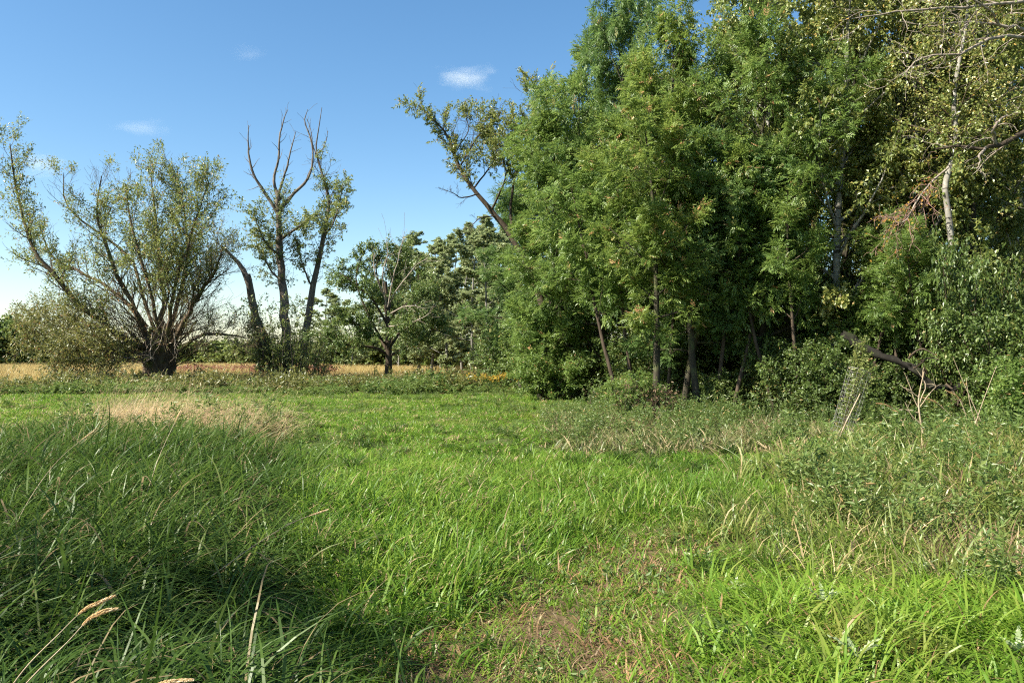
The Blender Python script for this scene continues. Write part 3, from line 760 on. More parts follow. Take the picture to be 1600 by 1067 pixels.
# ------------------------------------------------------------------ the wood on the right
ashA = forest_tree('ash_tree', 101, 12, .13, .08, 3.2, 'ash', M['ash_leaf'], M['ash_bark'], n1=26, n2=9, n3=7)
ashB = forest_tree('ash_tree', 102, 12, .12, .22, 2.6, 'ash', M['ash_leaf_deep'], M['ash_bark'], n1=24, n2=9, n3=7)
ashC = forest_tree('ash_tree', 104, 12, .12, .30, 2.3, 'ash', M['ash_leaf_warm'], M['ash_bark'], n1=20, n2=9, n3=7, dead=.03)
aspA = forest_tree('aspen_tree', 111, 14, .13, .14, 3.2, 'simple', M['aspen_leaf'], M['ash_bark'], n1=26, n2=9, n3=7, leaf=(.115, .085, .4), dens=1.3)
aspB = forest_tree('aspen_tree', 112, 14, .13, .16, 3.0, 'simple', M['aspen_leaf'], M['pale_bark'], n1=26, n2=9, n3=7, leaf=(.115, .085, .4), dens=1.3, tmean=.65, dead=.015)
def many(rows, cat, group):
    used = set()
    for proto, px, d, rz, sx, sz, tilt, label in rows:
        o = place(proto, proto.name not in used, px, d, R(rz), (sx, sx, sz), (R(tilt[0]), R(tilt[1])))
        used.add(proto.name)
        tag(o, label, cat, group)
many([
    (ashA, 846, 30.0, 20, 1.0, .80, (0, 0), 'leafy ash at the outer left end of the wood'),
    (ashB, 1030, 26.0, 70, .74, 1.18, (0, 0), 'tall ash whose top touches the upper frame edge beside open sky'),
    (ashC, 1020, 22.0, 140, .80, .70, (0, -3), 'ash with a dark brown leafy stump-like foot at the wood edge'),
    (ashC, 1092, 22.5, 10, .80, .93, (0, -5), 'slender straight ash with bare lower trunk and some brown seed bunches'),
    (ashB, 1066, 23.6, 250, .80, .66, (0, 1), 'thin ash stem just left of the slender straight ash'),
    (ashA, 925, 31.0, 200, 1.0, 1.10, (0, 0), 'ash in the second rank behind the outer end of the wood'),
    (ashA, 1185, 23.2, 300, .85, .95, (0, 2), 'ash with brownish trunk standing in deep shade mid-wood'),
    (ashB, 1110, 28.0, 160, 1.0, .92, (0, 0), 'ash behind the slender straight ash in the second rank'),
    (ashB, 815, 35.0, 20, 1.0, .80, (0, 0), 'ash at the back of the outer end of the wood'),
    (ashA, 905, 38.0, 90, 1.1, 1.0, (0, 0), 'ash deep in the wood behind the outer ashes'),
    (ashA, 1010, 34.0, 150, 1.2, 1.05, (0, 0), 'ash deep in the wood behind the tall ash'),
    (ashB, 925, 29.5, 260, 1.05, .98, (0, 0), 'ash rising behind the leafy outer ash below the leaning willow top'),
    (ashA, 1290, 34.0, 150, 1.3, 1.25, (0, 0), 'ash at the very back of the wood above the tree guard'),
    (ashA, 1560, 32.0, 50, 1.3, 1.25, (0, 0), 'ash at the very back of the wood at the right'),
], 'tree', 'ash trees of the wood')
many([
    (aspA, 1235, 24.5, 0, .85, 1.15, (0, 0), 'aspen rising out of the frame where the wood meets the sky gap'),
    (aspB, 1300, 22.8, 90, .9, 1.12, (0, 0), 'aspen behind the wire tree guard'),
    (aspA, 1370, 24.0, 140, .95, 1.1, (0, 0), 'pale stemmed aspen half hidden below the small sky hole'),
    (aspB, 1450, 22.6, 200, .85, 1.05, (0, 0), 'aspen behind the fallen trunk with yellowing leaves'),
    (aspA, 1540, 22.0, 260, .9, 1.05, (0, 0), 'aspen near the right frame edge behind the horizontal limb'),
    (aspB, 1630, 21.5, 30, .9, 1.05, (0, 0), 'aspen standing at the right frame edge'),
    (aspB, 1210, 31.0, 330, 1.0, 1.2, (0, 0), 'aspen in the third rank behind the mid-wood ash'),
    (aspA, 1310, 29.0, 70, 1.1, 1.2, (0, 0), 'aspen deep in the wood behind the tree guard'),
    (aspB, 1390, 30.0, 120, 1.1, 1.2, (0, 0), 'aspen deep in the wood behind the fallen trunk'),
    (aspA, 1490, 28.0, 210, 1.1, 1.2, (0, 0), 'aspen deep in the wood behind the white birch stem'),
    (aspB, 1610, 27.0, 280, 1.1, 1.2, (0, 0), 'aspen deep in the wood at the right frame edge'),
    (aspA, 1060, 40.0, 45, 1.2, 1.0, (0, 0), 'aspen at the far back of the wood behind the ashes'),
    (aspB, 1170, 38.0, 145, 1.3, 1.2, (0, 0), 'aspen at the far back of the wood behind the mid-wood ash'),
    (aspA, 1430, 38.0, 245, 1.4, 1.3, (0, 0), 'aspen at the far back of the wood behind the birch'),
], 'tree', 'aspen trees of the wood')

pole = forest_tree('ash_pole', 141, 7.5, .055, .35, 1.2, 'ash', M['ash_leaf'], M['dark_bark'], n1=12, n2=5, n3=4, lean=.12)
many([
    (pole, 972, 23.5, 0, 1.0, .95, (0, -4), 'thin dark pole stem leftmost among the ash feet'),
    (pole, 992, 24.2, 60, 1.0, 1.0, (0, 6), 'thin pole stem second from the left among the ash feet'),
    (pole, 1040, 24.4, 120, .9, 1.0, (0, -5), 'thin pole stem between the stump-like ash and the slender ash'),
    (pole, 1118, 23.0, 170, 1.0, .9, (0, 5), 'thin pole stem right of the slender straight ash'),
    (pole, 1142, 22.2, 220, .9, .85, (0, -3), 'thin pole stem left of the mid-wood ash'),
    (pole, 1160, 23.8, 280, 1.0, 1.0, (0, 4), 'thin leaning pole stem close beside the mid-wood ash'),
    (pole, 1212, 22.0, 20, .9, .95, (0, -4), 'thin pole stem right of the mid-wood ash'),
    (pole, 1252, 21.6, 90, .9, .9, (0, 6), 'thin pole stem left of the wire tree guard'),
    (pole, 1336, 21.2, 200, .75, .72, (0, -7), 'thin pole stem right of the wire tree guard'),
    (pole, 1405, 20.8, 310, .75, .70, (0, 4), 'thin pole stem behind the bare dead weed'),
    (pole, 1464, 20.6, 40, .7, .66, (0, -4), 'thin pole stem left of the white birch'),
], 'young tree', 'thin poles in the wood')

# the white birch stem with a kink
def build_birch():
    d = 20.5; rng = np.random.default_rng(41)
    base = pix(1512, 640, d); base[2] = float(ground_z(base[0], d))
    root = empty('birch_tree', base)
    tag(root, 'kinked birch stem with white lower bark beside the horizontal limb', 'tree')
    P, Rr = trace([(1512, 650), (1505, 560), (1498, 470), (1488, 400), (1484, 350), (1479, 315), (1477, 292), (1482, 268), (1492, 240), (1494, 205), (1490, 150), (1500, 90), (1512, 20), (1510, -60)], [15, 13, 12, 11, 12, 10, 7, 4], d, 30)
    V, F = tubes([(P, Rr)], [10]); quads_to('trunk', V, F, M['pale_bark'], root, base)
    P1, R1 = spawn(P, Rr, 26, .55, 1, 1.0, lambda t, pl: 1.9 + 0 * t, 7, (0, 0, .1), .35, .4, rng, rmax=.04)
    P2, R2 = spawn(P1, R1, 9, .15, 1, .8, lambda t, pl: .4 * pl, 5, (0, 0, -.1), .3, .5, rng)
    V, F = tubes([(P1, R1), (P2, np.maximum(R2, .005))], [5, 3]); quads_to('branchwork', V, F, M['dark_bark'], root, base, 'stuff')
    V, F, T = simple_leaves(P2, 40, .0, .075, .055, rng, jit=.06, tmean=.7, dead=.02); crown_to(V, F, T, M['aspen_leaf'], root, base)
build_birch()

def build_old_limb_tree():
    d = 18.5; rng = np.random.default_rng(43)
    base = pix(1720, 680, d); base[2] = float(ground_z(base[0], d))
    root = empty('gnarled_tree', base)
    tag(root, 'gnarled tree at the right frame edge reaching long bare limbs into view', 'tree')
    bark = M['dead_wood']
    P, Rr = trace([(1720, 700), (1715, 560), (1705, 400), (1700, 260), (1700, 100), (1690, -60), (1700, -200)], [46, 38, 32, 26, 20, 14, 8], d, 20)
    V, F = tubes([(P, Rr)], [12]); V = gnarl(V, .08, .4, 3); quads_to('trunk', V, F, M['willow_bark'], root, base)
    limbs = [
        [(1705, 230, 0), (1640, 190, -.4), (1600, 206, -.6), (1570, 226, -.7), (1535, 231, -.7), (1500, 228, -.6), (1462, 233, -.5)],
        [(1700, 90, 0), (1640, 55, -.5), (1600, 46, -.8), (1555, 38, -1), (1505, 35, -1.1), (1450, 42, -1.2)],
        [(1640, 62, -.5), (1590, 58, -1), (1545, 62, -1.4), (1500, 84, -1.6), (1440, 90, -1.7), (1410, 120, -1.8)],
        [(1690, 30, 0), (1640, 0, -.8), (1560, 8, -1.2), (1480, 12, -1.6), (1400, 20, -1.8), (1330, 30, -2)],
        [(1556, 228, -.7), (1552, 205, -1), (1560, 190, -1.1), (1574, 180, -1.1)],
        [(1540, 231, -.7), (1532, 242, -.9), (1531, 256, -.9), (1526, 264, -.9)],
        [(1560, 38, -1), (1545, 15, -1.3), (1500, -10, -1.5), (1460, -30, -1.6)],
    ]
    wds = [[15, 11, 7, 3], [11, 8, 5, 2], [8, 6, 4, 2], [9, 6, 4, 1.5], [7, 5, 3], [5, 4, 2], [5, 3, 1.5]]
    tw, cr = [], []
    for k, (pts, wd) in enumerate(zip(limbs, wds)):
        P, Rr = trace(pts, wd, d, 16); P = rough(P, Rr, .9, rng)
        V, F = tubes([(P, Rr)], [7]); quads_to('limb', V, F, M['dark_bark'] if k == 0 else bark, root, base)
        P2, R2 = spawn(P, Rr, 12 if k in (1, 2, 3, 6) else 3, .3, 1, .8, lambda t, pl: np.minimum(.35 * pl, 1.1), 7, (-.15, 0, 0), .7, .4, rng, rmax=.022)
        P3, R3 = spawn(P2, R2, 4, .2, 1, .8, lambda t, pl: .45 * pl, 5, (0, 0, 0), .6, .5, rng)
        tw += [(P2, np.maximum(R2, .006)), (P3, np.maximum(R3, .004))]
        cr.append(simple_leaves(P3, 4, .3, .075, .055, rng, jit=.1, tmean=.75, dead=.03))
    P1, R1 = spawn(trace([(1700, 260), (1700, 100), (1690, -60), (1700, -200)], [20, 14, 10, 6], d, 10)[0], trace([(1700, 260), (1700, 100), (1690, -60), (1700, -200)], [20, 14, 10, 6], d, 10)[1], 14, .1, 1, 1.0, lambda t, pl: 2.4 + 0 * t, 7, (0, 0, .1), .3, .4, rng, rmax=.06)
    P2, R2 = spawn(P1, R1, 9, .2, 1, .8, lambda t, pl: .4 * pl, 5, (0, 0, 0), .3, .5, rng)
    tw += [(P1, R1), (P2, np.maximum(R2, .005))]
    cr.append(simple_leaves(P2, 40, .0, .08, .06, rng, jit=.1, tmean=.6))
    V, F = tubes(tw, [4] * len(tw)); quads_to('twig_growth', V, F, bark, root, base, 'stuff')
    V, F, T = join(cr); crown_to(V, F, T, M['aspen_leaf'], root, base)
build_old_limb_tree()

# dead reddish twigs and yellowed vine leaves hanging beside the birch
def build_red_twigs():
    d = 20.0; rng = np.random.default_rng(47)
    base = pix(1490, 300, d)
    root = empty('dead_bough', base)
    tag(root, 'hanging dead bough of tangled reddish twigs left of the birch stem', 'dead bough')
    P, Rr = trace([(1482, 262, 0), (1455, 285, -.3), (1432, 315, -.5), (1415, 345, -.6), (1395, 348, -.6)], [4, 3, 1.5], d, 12)
    V, F = tubes([(P, Rr)], [6]); quads_to('stem', V, F, M['dead_wood'], root, base)
    P2, R2 = spawn(P, Rr, 26, .1, 1, .9, lambda t, pl: .75 + 0 * t, 7, (-.1, 0, -.5), .6, .5, rng)
    P3, R3 = spawn(P2, R2, 6, .2, 1, .8, lambda t, pl: .4 * pl, 5, (0, 0, -.3), .6, .6, rng)
    V, F = tubes([(P2, np.maximum(R2, .006)), (P3, np.maximum(R3, .004))], [4, 3]); quads_to('twig_growth', V, F, M['red_twig'], root, base, 'stuff')
    V, F, T = simple_leaves(P3[::2], 3, .2, .07, .05, rng, jit=.05, tmean=.6, tsd=.3); crown_to(V, F, T, M['vine_leaf'], root, base, 'withered_leaf_growth')
build_red_twigs()

# fallen trunk
def build_log():
    d = 19.5
    base = pix(1470, 632, d)
    P, Rr = trace([(1318, 520, 1.2), (1360, 548, .8), (1405, 566, .4), (1436, 580, .1), (1456, 602, 0), (1478, 606, -.1), (1505, 600, -.2), (1528, 596, -.3), (1545, 603, -.4)], [17, 20, 19, 17, 15, 16, 15, 12], d, 34, thin=.6)
    V, F = tubes([(P, Rr)], [14]); V = gnarl(V, .22, .34, 6)
    root = empty('fallen_trunk', base)
    tag(root, 'dark sagging fallen trunk lying across the wood edge', 'log')
    quads_to('trunk', V, F, M['log_bark'], root, base)
    rng = np.random.default_rng(3)
    for pts in ([(1478, 600, -.1), (1500, 625, -.4), (1508, 650, -.5)], [(1428, 575, -.3), (1450, 560, -.6), (1468, 562, -.8)], [(1420, 560, -.4), (1440, 545, -.7), (1462, 555, -.9)]):
        P, Rr = trace(pts, [5, 3, 1.5], d, 8); P = rough(P, Rr, .8, rng)
        V, F = tubes([(P, Rr)], [6]); quads_to('snapped_branch', V, F, M['dark_bark'], root, base)
build_log()

# shrubs under the wood
shA = shrub('understorey_shrub', 201, 2.6, 1.5, M['shrub_leaf'], M['dark_bark'])
shB = shrub('understorey_shrub', 202, 2.4, 1.4, M['shrub_leaf'], M['dark_bark'], leaf=(.085, .05, .5), tmean=.6)
shC = shrub('understorey_shrub', 203, 2.2, 1.3, M['ash_leaf'], M['dark_bark'], leaf=(.12, .05, .45), tmean=.55)
rows = [
    (shC, 985, 21.8, 0, .62, .55, 'bright green low shrub at the foot of the stump-like ash'),
    (shA, 1130, 23.2, 40, .7, .5, 'dark shrub between the slender ash and the mid-wood ash'),
    (shB, 1225, 22.4, 10, .9, .9, 'dark shrub left of the wire tree guard'),
    (shA, 1275, 21.2, 90, .8, .8, 'shrub right behind the wire tree guard'),
    (shB, 1355, 20.8, 140, .8, .65, 'shrub right of the wire tree guard in shade'),
    (shA, 1575, 19.0, 200, 1.0, 1.15, 'tall shrub above the end of the fallen trunk'),
    (shC, 1625, 16.8, 60, .9, .75, 'bright shrub at the right frame edge'),
    (shB, 1570, 22.0, 20, 1.3, 1.7, 'tall dark shrub below the horizontal limb'),
    (shA, 1496, 19.9, 250, .8, 1.75, 'narrow tall shrub hiding the foot of the white birch stem'),
    (shA, 1400, 22.5, 20, 1.3, 1.5, 'tall dark shrub behind the fallen trunk'),
    (shB, 1170, 25.5, 220, 1.2, 1.2, 'shrub in the shade behind the mid-wood ash'),
    (shA, 1050, 26.0, 100, 1.2, 1.0, 'shrub in the shade behind the slender ash'),
    (shB, 905, 31.0, 70, 1.4, 1.1, 'grey-green shrub below the outer ash'),
    (shA, 840, 34.0, 30, 1.4, 1.2, 'shrub behind the goldenrod patch'),
    (shB, 1300, 27.0, 33, 1.6, 1.6, 'shrub deep in the shade behind the tree guard'),
    (shA, 1480, 26.0, 33, 1.6, 1.6, 'shrub deep in the shade behind the birch'),
    (shB, 980, 29.0, 233, 1.5, 1.3, 'shrub in the shade behind the stump-like ash'),
    (shA, 1110, 30.0, 133, 1.8, 1.6, 'shrub deep in the shade between the slender and mid-wood ashes'),
    (shB, 1220, 30.0, 333, 1.8, 1.8, 'shrub deep in the shade left of the tree guard'),
    (shA, 1390, 30.0, 303, 1.9, 2.0, 'shrub at the back behind the fallen trunk'),
    (shB, 1560, 28.0, 303, 1.9, 2.0, 'shrub at the back of the right end of the wood'),
    (shA, 800, 38.0, 303, 1.5, 1.2, 'bushy shrub between the bare pinkish shrub and the outer ash'),
    (shC, 862, 29.0, 303, 1.0, .8, 'leafy low shrub under the outer ash'),
]
used = set()
for proto, px, d, rz, sx, sz, label in rows:
    o = place(proto, proto.name not in used, px, d, R(rz), (sx, sx, sz)); used.add(proto.name)
    tag(o, label, 'shrub', 'shrubs under the wood')

# ------------------------------------------------------------------ trees in the distance
popA = forest_tree('distant_poplar', 121, 12, .075, .05, 2.2, 'simple', M['grey_leaf'], M['grey_bark'], n1=18, n2=8, n3=5, leaf=(.135, .095, .4), dens=2.9, up=.5, ang1=.8)
popB = forest_tree('distant_poplar', 122, 12, .075, .05, 2.5, 'simple', M['grey_leaf'], M['grey_bark'], n1=18, n2=8, n3=5, leaf=(.135, .095, .4), dens=2.9, up=.4, ang1=.9)
many([
    (popA, 655, 66, 0, 1.4, .95, (0, 0), 'distant poplar just right of the small round tree'),
    (popB, 690, 72, 50, 1.4, .98, (0, 0), 'low distant poplar with grey-green leaves in the wood gap'),
    (popA, 722, 64, 120, 1.3, 1.0, (0, 0), 'distant poplar with pale thin trunk below the leaning willow'),
    (popB, 752, 70, 200, 1.4, 1.12, (0, 0), 'taller distant poplar below the dead limb of the leaning willow'),
    (popB, 790, 62, 90, 1.4, .98, (0, 0), 'distant poplar beside the ash foliage'),
    (popA, 830, 60, 20, 1.0, .9, (0, 0), 'distant poplar behind the leafy outer ash'),
    (popB, 622, 78, 250, 1.0, .86, (0, 0), 'distant poplar behind the small round tree'),
    (popA, 880, 66, 290, 1.2, 1.1, (0, 0), 'distant poplar hidden behind the wood edge'),
    (popB, 672, 60, 150, 1.3, .80, (0, 0), 'near grey poplar beside the dead twigs of the small round tree'),
    (popA, 700, 58, 10, 1.3, .80, (0, 0), 'near poplar left of the pale thin trunk'),
    (popB, 738, 56, 80, 1.3, .84, (0, 0), 'near poplar right of the pale thin trunk'),
    (popB, 770, 52, 310, 1.25, .80, (0, 0), 'near grey poplar above the bare pinkish shrub'),
    (popA, 640, 90, 15, 1.6, 1.1, (0, 0), 'farthest poplar behind the dead twigs of the small round tree'),
    (popB, 706, 88, 95, 1.7, 1.2, (0, 0), 'farthest poplar in the middle of the wood gap'),
    (popA, 742, 84, 185, 1.7, 1.25, (0, 0), 'farthest poplar behind the dead limb of the leaning willow'),
    (popB, 786, 80, 275, 1.7, 1.15, (0, 0), 'farthest poplar behind the ash edge'),
    (popB, 515, 96, 40, 1.5, .78, (0, 0), 'distant tree just right of the dead-topped tree'),
    (popA, 585, 92, 200, 1.5, .86, (0, 0), 'distant tree left behind the small round tree'),
    (popA, 548, 84, 290, 1.3, .62, (0, 0), 'distant low tree between dead-topped tree and small round tree'),
], 'tree', 'distant poplars')
farA = shrub('far_hedge_bush', 211, 3.0, 2.1, M['poplar_leaf'], M['dark_bark'], leaf=(.26, .18, .5), n2=6, dens=1.0)
farB = shrub('far_hedge_bush', 212, 3.0, 2.1, M['shrub_leaf'], M['dark_bark'], leaf=(.26, .18, .5), n2=6, dens=1.0, tmean=.7)
rows = [
    (farB, 5, 98, 0, 2.0, 2.2, 'dark round tree in the far hedge at the left frame edge'),
    (farB, 60, 112, 60, 1.8, 1.5, 'far hedge bush behind the left drooping willow branches'),
    (farA, -60, 112, 60, 2.0, 1.9, 'far hedge bush beyond the left frame edge'),
    (farA, 125, 116, 20, 1.8, 1.3, 'far hedge bush second behind the left willow branches'),
    (farB, 190, 118, 130, 1.8, 1.2, 'far hedge bush left of the willow trunk'),
    (farB, 295, 112, 200, 1.7, 1.15, 'far hedge bush right of the willow trunk'),
    (farA, 345, 108, 260, 1.7, 1.1, 'far hedge bush between the willow and the leaning stem'),
    (farA, 395, 104, 320, 1.5, 1.0, 'pale far hedge bush behind the leaning stem'),
    (farB, 500, 104, 20, 1.6, 1.1, 'far hedge bush right of the dead-topped tree'),
    (farA, 545, 96, 80, 1.5, 1.1, 'pale far hedge bush below the level side limb'),
    (farA, 590, 92, 130, 1.5, 1.1, 'far hedge bush behind the small round tree trunk'),
    (farB, 640, 88, 180, 1.5, 1.2, 'far hedge bush right of the small round tree trunk'),
    (farB, 690, 80, 220, 1.3, 1.0, 'dark bush at the foot of the low distant poplar'),
    (farA, 740, 66, 270, 1.0, .9, 'bush at the foot of the taller distant poplar'),
    (farB, 450, 114, 310, 1.8, 1.2, 'far hedge bush hidden behind the dead-topped tree'),
]
used = set()
for proto, px, d, rz, sx, sz, label in rows:
    o = place(proto, proto.name not in used, px, d, R(rz), (sx, sx, sz)); used.add(proto.name)
    tag(o, label, 'bush', 'bushes of the far hedge')

# tree standing just outside the frame on the left, its crown shades the foreground
shade = forest_tree('shade_tree', 131, 11, .2, .3, 3.2, 'simple', M['willow_leaf'], M['willow_bark'], n1=18, n2=8, n3=5, leaf=(.13, .06, .45), dens=.5)
for k_, (x_, y_, sc_, lb_) in enumerate([(-10.6, 1.2, .76, 'tree outside the left frame edge whose crown shades the rank grass'), (-14.2, 3.6, .80, 'farther tree outside the left frame edge, shading the back of the rank grass')]):
    o = shade if k_ == 0 else dup(shade, (0, 0, 0))
    o.location = (x_, y_, 0); o.scale = (sc_ * 1.15, sc_ * 1.15, sc_); o.rotation_euler = (0, 0, k_ * 2.1)
    tag(o, lb_, 'tree', 'trees beyond the left frame edge')

# bare pinkish shrub in the wood gap
def build_bare_shrub():
    rng = np.random.default_rng(51); n = 40
    base = np.array([*pix(800, 590, 46)[:2], 0.])
    a = rng.random(n) * 6.283; sp = rng.random(n) * .7
    P0 = grow(base + rng.normal(size=(n, 3)) * np.array([.25, .25, 0]), np.stack([np.cos(a) * sp, np.sin(a) * sp, np.ones(n)], 1), rng.uniform(1.6, 3.0, n), 7, (-.1, 0, 0), .3, rng)
    R0 = np.linspace(.018, .006, 7)[None].repeat(n, 0)
    P1, R1 = spawn(P0, R0, 9, .2, 1, .5, lambda t, pl: .3 * pl, 5, (0, 0, .1), .3, .7, rng)
    V, F = tubes([(P0, R0), (P1, np.maximum(R1, .006))], [4, 3])
    o = add('bare_shrub', mesh_data('bare_shrub', V - base, F, M['rose_twig']), None, base)
    tag(o, 'bare pinkish grey twiggy shrub in front of the distant poplars', 'shrub')
build_bare_shrub()

# ------------------------------------------------------------------ grass and weeds (uncountable: scattered tufts)
def blades(n, rad, h, w, lean, tilt, arch, rng, K=6, dry=.05, tm=.5, ts=.2, sag=.55, clumps=0, cr=.06, cvar=.5):
    """one tuft: n arching blades rooted in a disc (in clumps with a lean of their own); lean = common direction (x, y)"""
    if clumps:
        ca = rng.random(clumps) * 6.283; cq = np.sqrt(rng.random(clumps)) * rad
        ci = rng.integers(0, clumps, n)
        off = rng.normal(size=(n, 2)) * cr
        xy = np.stack([np.cos(ca) * cq, np.sin(ca) * cq], 1)[ci] + off
        la = rng.random(clumps) * 6.283
        cl = np.stack([np.cos(la), np.sin(la)], 1)[ci] * .8
        b = rng.random(n) * 6.283
        hd = off / cr * .6 + cl + np.asarray(lean)[None] + np.stack([np.cos(b), np.sin(b)], 1) * .45
        ch = rng.uniform(1 - cvar, 1 + cvar * .5, clumps)[ci]; ct = rng.normal(0, .15, clumps)[ci]; cd = (rng.random(clumps) < dry * .7)[ci]
    else:
        a = rng.random(n) * 6.283; rr = np.sqrt(rng.random(n)) * rad
        xy = np.stack([np.cos(a) * rr, np.sin(a) * rr], 1)
        b = rng.random(n) * 6.283
        hd = np.stack([np.cos(b), np.sin(b)], 1) + np.asarray(lean)[None]
        ch, ct, cd = np.ones(n), np.zeros(n), np.zeros(n, bool)
    p = np.concatenate([xy, np.full((n, 1), -.02)], 1)
    hm = np.linalg.norm(hd, axis=1, keepdims=True); hd = hd / (hm + 1e-6)
    tl = np.abs(rng.normal(tilt, tilt * .5, n)) * np.clip(hm[:, 0], .3, 1.6)
    ar = arch * rng.uniform(.4, 1.5, n)
    H = (h[0] + (h[1] - h[0]) * rng.random(n) ** 1.3) * ch
    W = w * rng.uniform(.6, 1.25, n)
    d = norm(np.stack([hd[:, 0] * tl, hd[:, 1] * tl, np.ones(n)], 1))
    pts = [p]
    for k in range(K - 1):
        f = (k + .5) / (K - 1)
        bend = np.stack([hd[:, 0], hd[:, 1], np.full(n, -sag)], 1) * (ar * f * 1.6 / (K - 1))[:, None]
        d = norm(d + bend + rng.normal(size=d.shape) * .04)
        pts.append(pts[-1] + d * (H / (K - 1))[:, None])
    P = np.stack(pts, 1)
    tw = rng.normal(size=n) * .7
    sd = np.stack([-hd[:, 1] * np.cos(tw) + hd[:, 0] * np.sin(tw), hd[:, 0] * np.cos(tw) + hd[:, 1] * np.sin(tw), np.zeros(n)], 1)
    prof = np.interp(np.linspace(0, 1, K), [0, .25, .6, 1], [.75, 1, .8, .05])
    A = P + sd[:, None] * (W[:, None] * prof[None])[:, :, None] * .5
    B = P - sd[:, None] * (W[:, None] * prof[None])[:, :, None] * .5
    V = np.stack([A, B], 2).reshape(n, K * 2, 3)
    q = np.arange(K - 1) * 2
    f = np.stack([q, q + 1, q + 3, q + 2], 1)
    F = (f[None] + (np.arange(n) * K * 2)[:, None, None]).reshape(-1, 4)
    t = np.clip(rng.normal(tm, ts, n) + ct, 0, 1); t = np.where((rng.random(n) < dry) | cd & (rng.random(n) < .7), 2.0, t)
    return V.reshape(-1, 3), F, np.repeat(t, K * 2)

def quad_leaves(P, n, t0, L, W, rng, droop=.3, tm=.5, ang=1.0, dead=.02):
    V, F, T = simple_leaves(P, n, t0, L, W, rng, ang=ang, droop=droop, dead=dead, tmean=tm)
    q = np.arange(len(V) // 4) * 4
    return V, np.stack([q, q + 1, q + 2, q + 3], 1), T

def seed_stems(n, rad, h, lean, rng, head=.10, hw=.012, tilt=.5, arch=.5, stem_w=.0035):
    V1, F1, T1 = blades(n, rad, h, stem_w, lean, tilt, arch, rng, K=7, dry=0, tm=.6, sag=.3)
    K = 7; v = V1.reshape(n, K * 2, 3)
    tip = (v[:, -1] + v[:, -2]) / 2; pre = (v[:, -3] + v[:, -4]) / 2
    d = norm(tip - pre)
    parts = [(V1, F1, T1)]
    for k in range(2):
        nr = norm(rng.normal(size=d.shape)); L = np.full(n, head) * rng.uniform(.7, 1.3, n)
        V, F, T = leaf_tris(tip - d * .02, norm(d + np.array([0, 0, -.25])), nr, L, np.full(n, hw) * rng.uniform(.8, 1.4, n), np.full(n, .8), broad=.4)
        q = np.arange(n) * 4
        parts.append((V, np.stack([q, q + 1, q + 2, q + 3], 1), T))
    return join(parts)

def weed_patch(n, rad, h, rng, leaf=(.10, .032), nl=26, tm=.5):
    a = rng.random(n) * 6.283; rr = np.sqrt(rng.random(n)) * rad
    p = np.stack([np.cos(a) * rr, np.sin(a) * rr, np.zeros(n)], 1)
    P = grow(p, np.stack([rng.normal(size=n) * .2, rng.normal(size=n) * .2, np.ones(n)], 1), rng.uniform(h[0], h[1], n), 5, (0, 0, .1), .25, rng)
    V, F = tubes([(P, np.linspace(.004, .0015, 5)[None].repeat(n, 0))], [3])
    return join([(V, F, np.full(len(V), .3)), quad_leaves(P, nl, .15, leaf[0], leaf[1], rng, droop=.15, tm=tm)])

def gn_tree(name, protos):
    ng = bpy.data.node_groups.new(name, 'GeometryNodeTree')
    ng.interface.new_socket('Geometry', in_out='INPUT', socket_type='NodeSocketGeometry')
    ng.interface.new_socket('Geometry', in_out='OUTPUT', socket_type='NodeSocketGeometry')
    n, l = ng.nodes, ng.links
    gi, go = n.new('NodeGroupInput'), n.new('NodeGroupOutput')
    jn = n.new('GeometryNodeJoinGeometry')
    for p in reversed(protos):
        oi = n.new('GeometryNodeObjectInfo'); oi.inputs['Object'].default_value = p; oi.inputs['As Instance'].default_value = False
        g2 = n.new('GeometryNodeGeometryToInstance'); l.new(oi.outputs['Geometry'], g2.inputs[0]); l.new(g2.outputs[0], jn.inputs[0])
    ip = n.new('GeometryNodeInstanceOnPoints')
    ip.inputs['Pick Instance'].default_value = True
    l.new(gi.outputs[0], ip.inputs['Points']); l.new(jn.outputs[0], ip.inputs['Instance'])
    def attr(nm, dt, sock):
        a = n.new('GeometryNodeInputNamedAttribute'); a.data_type = dt; a.inputs['Name'].default_value = nm
        l.new(a.outputs['Attribute'], ip.inputs[sock])
    attr('rot', 'FLOAT_VECTOR', 'Rotation'); attr('scl', 'FLOAT_VECTOR', 'Scale'); attr('var', 'INT', 'Instance Index')
    l.new(ip.outputs[0], go.inputs[0])
    return ng

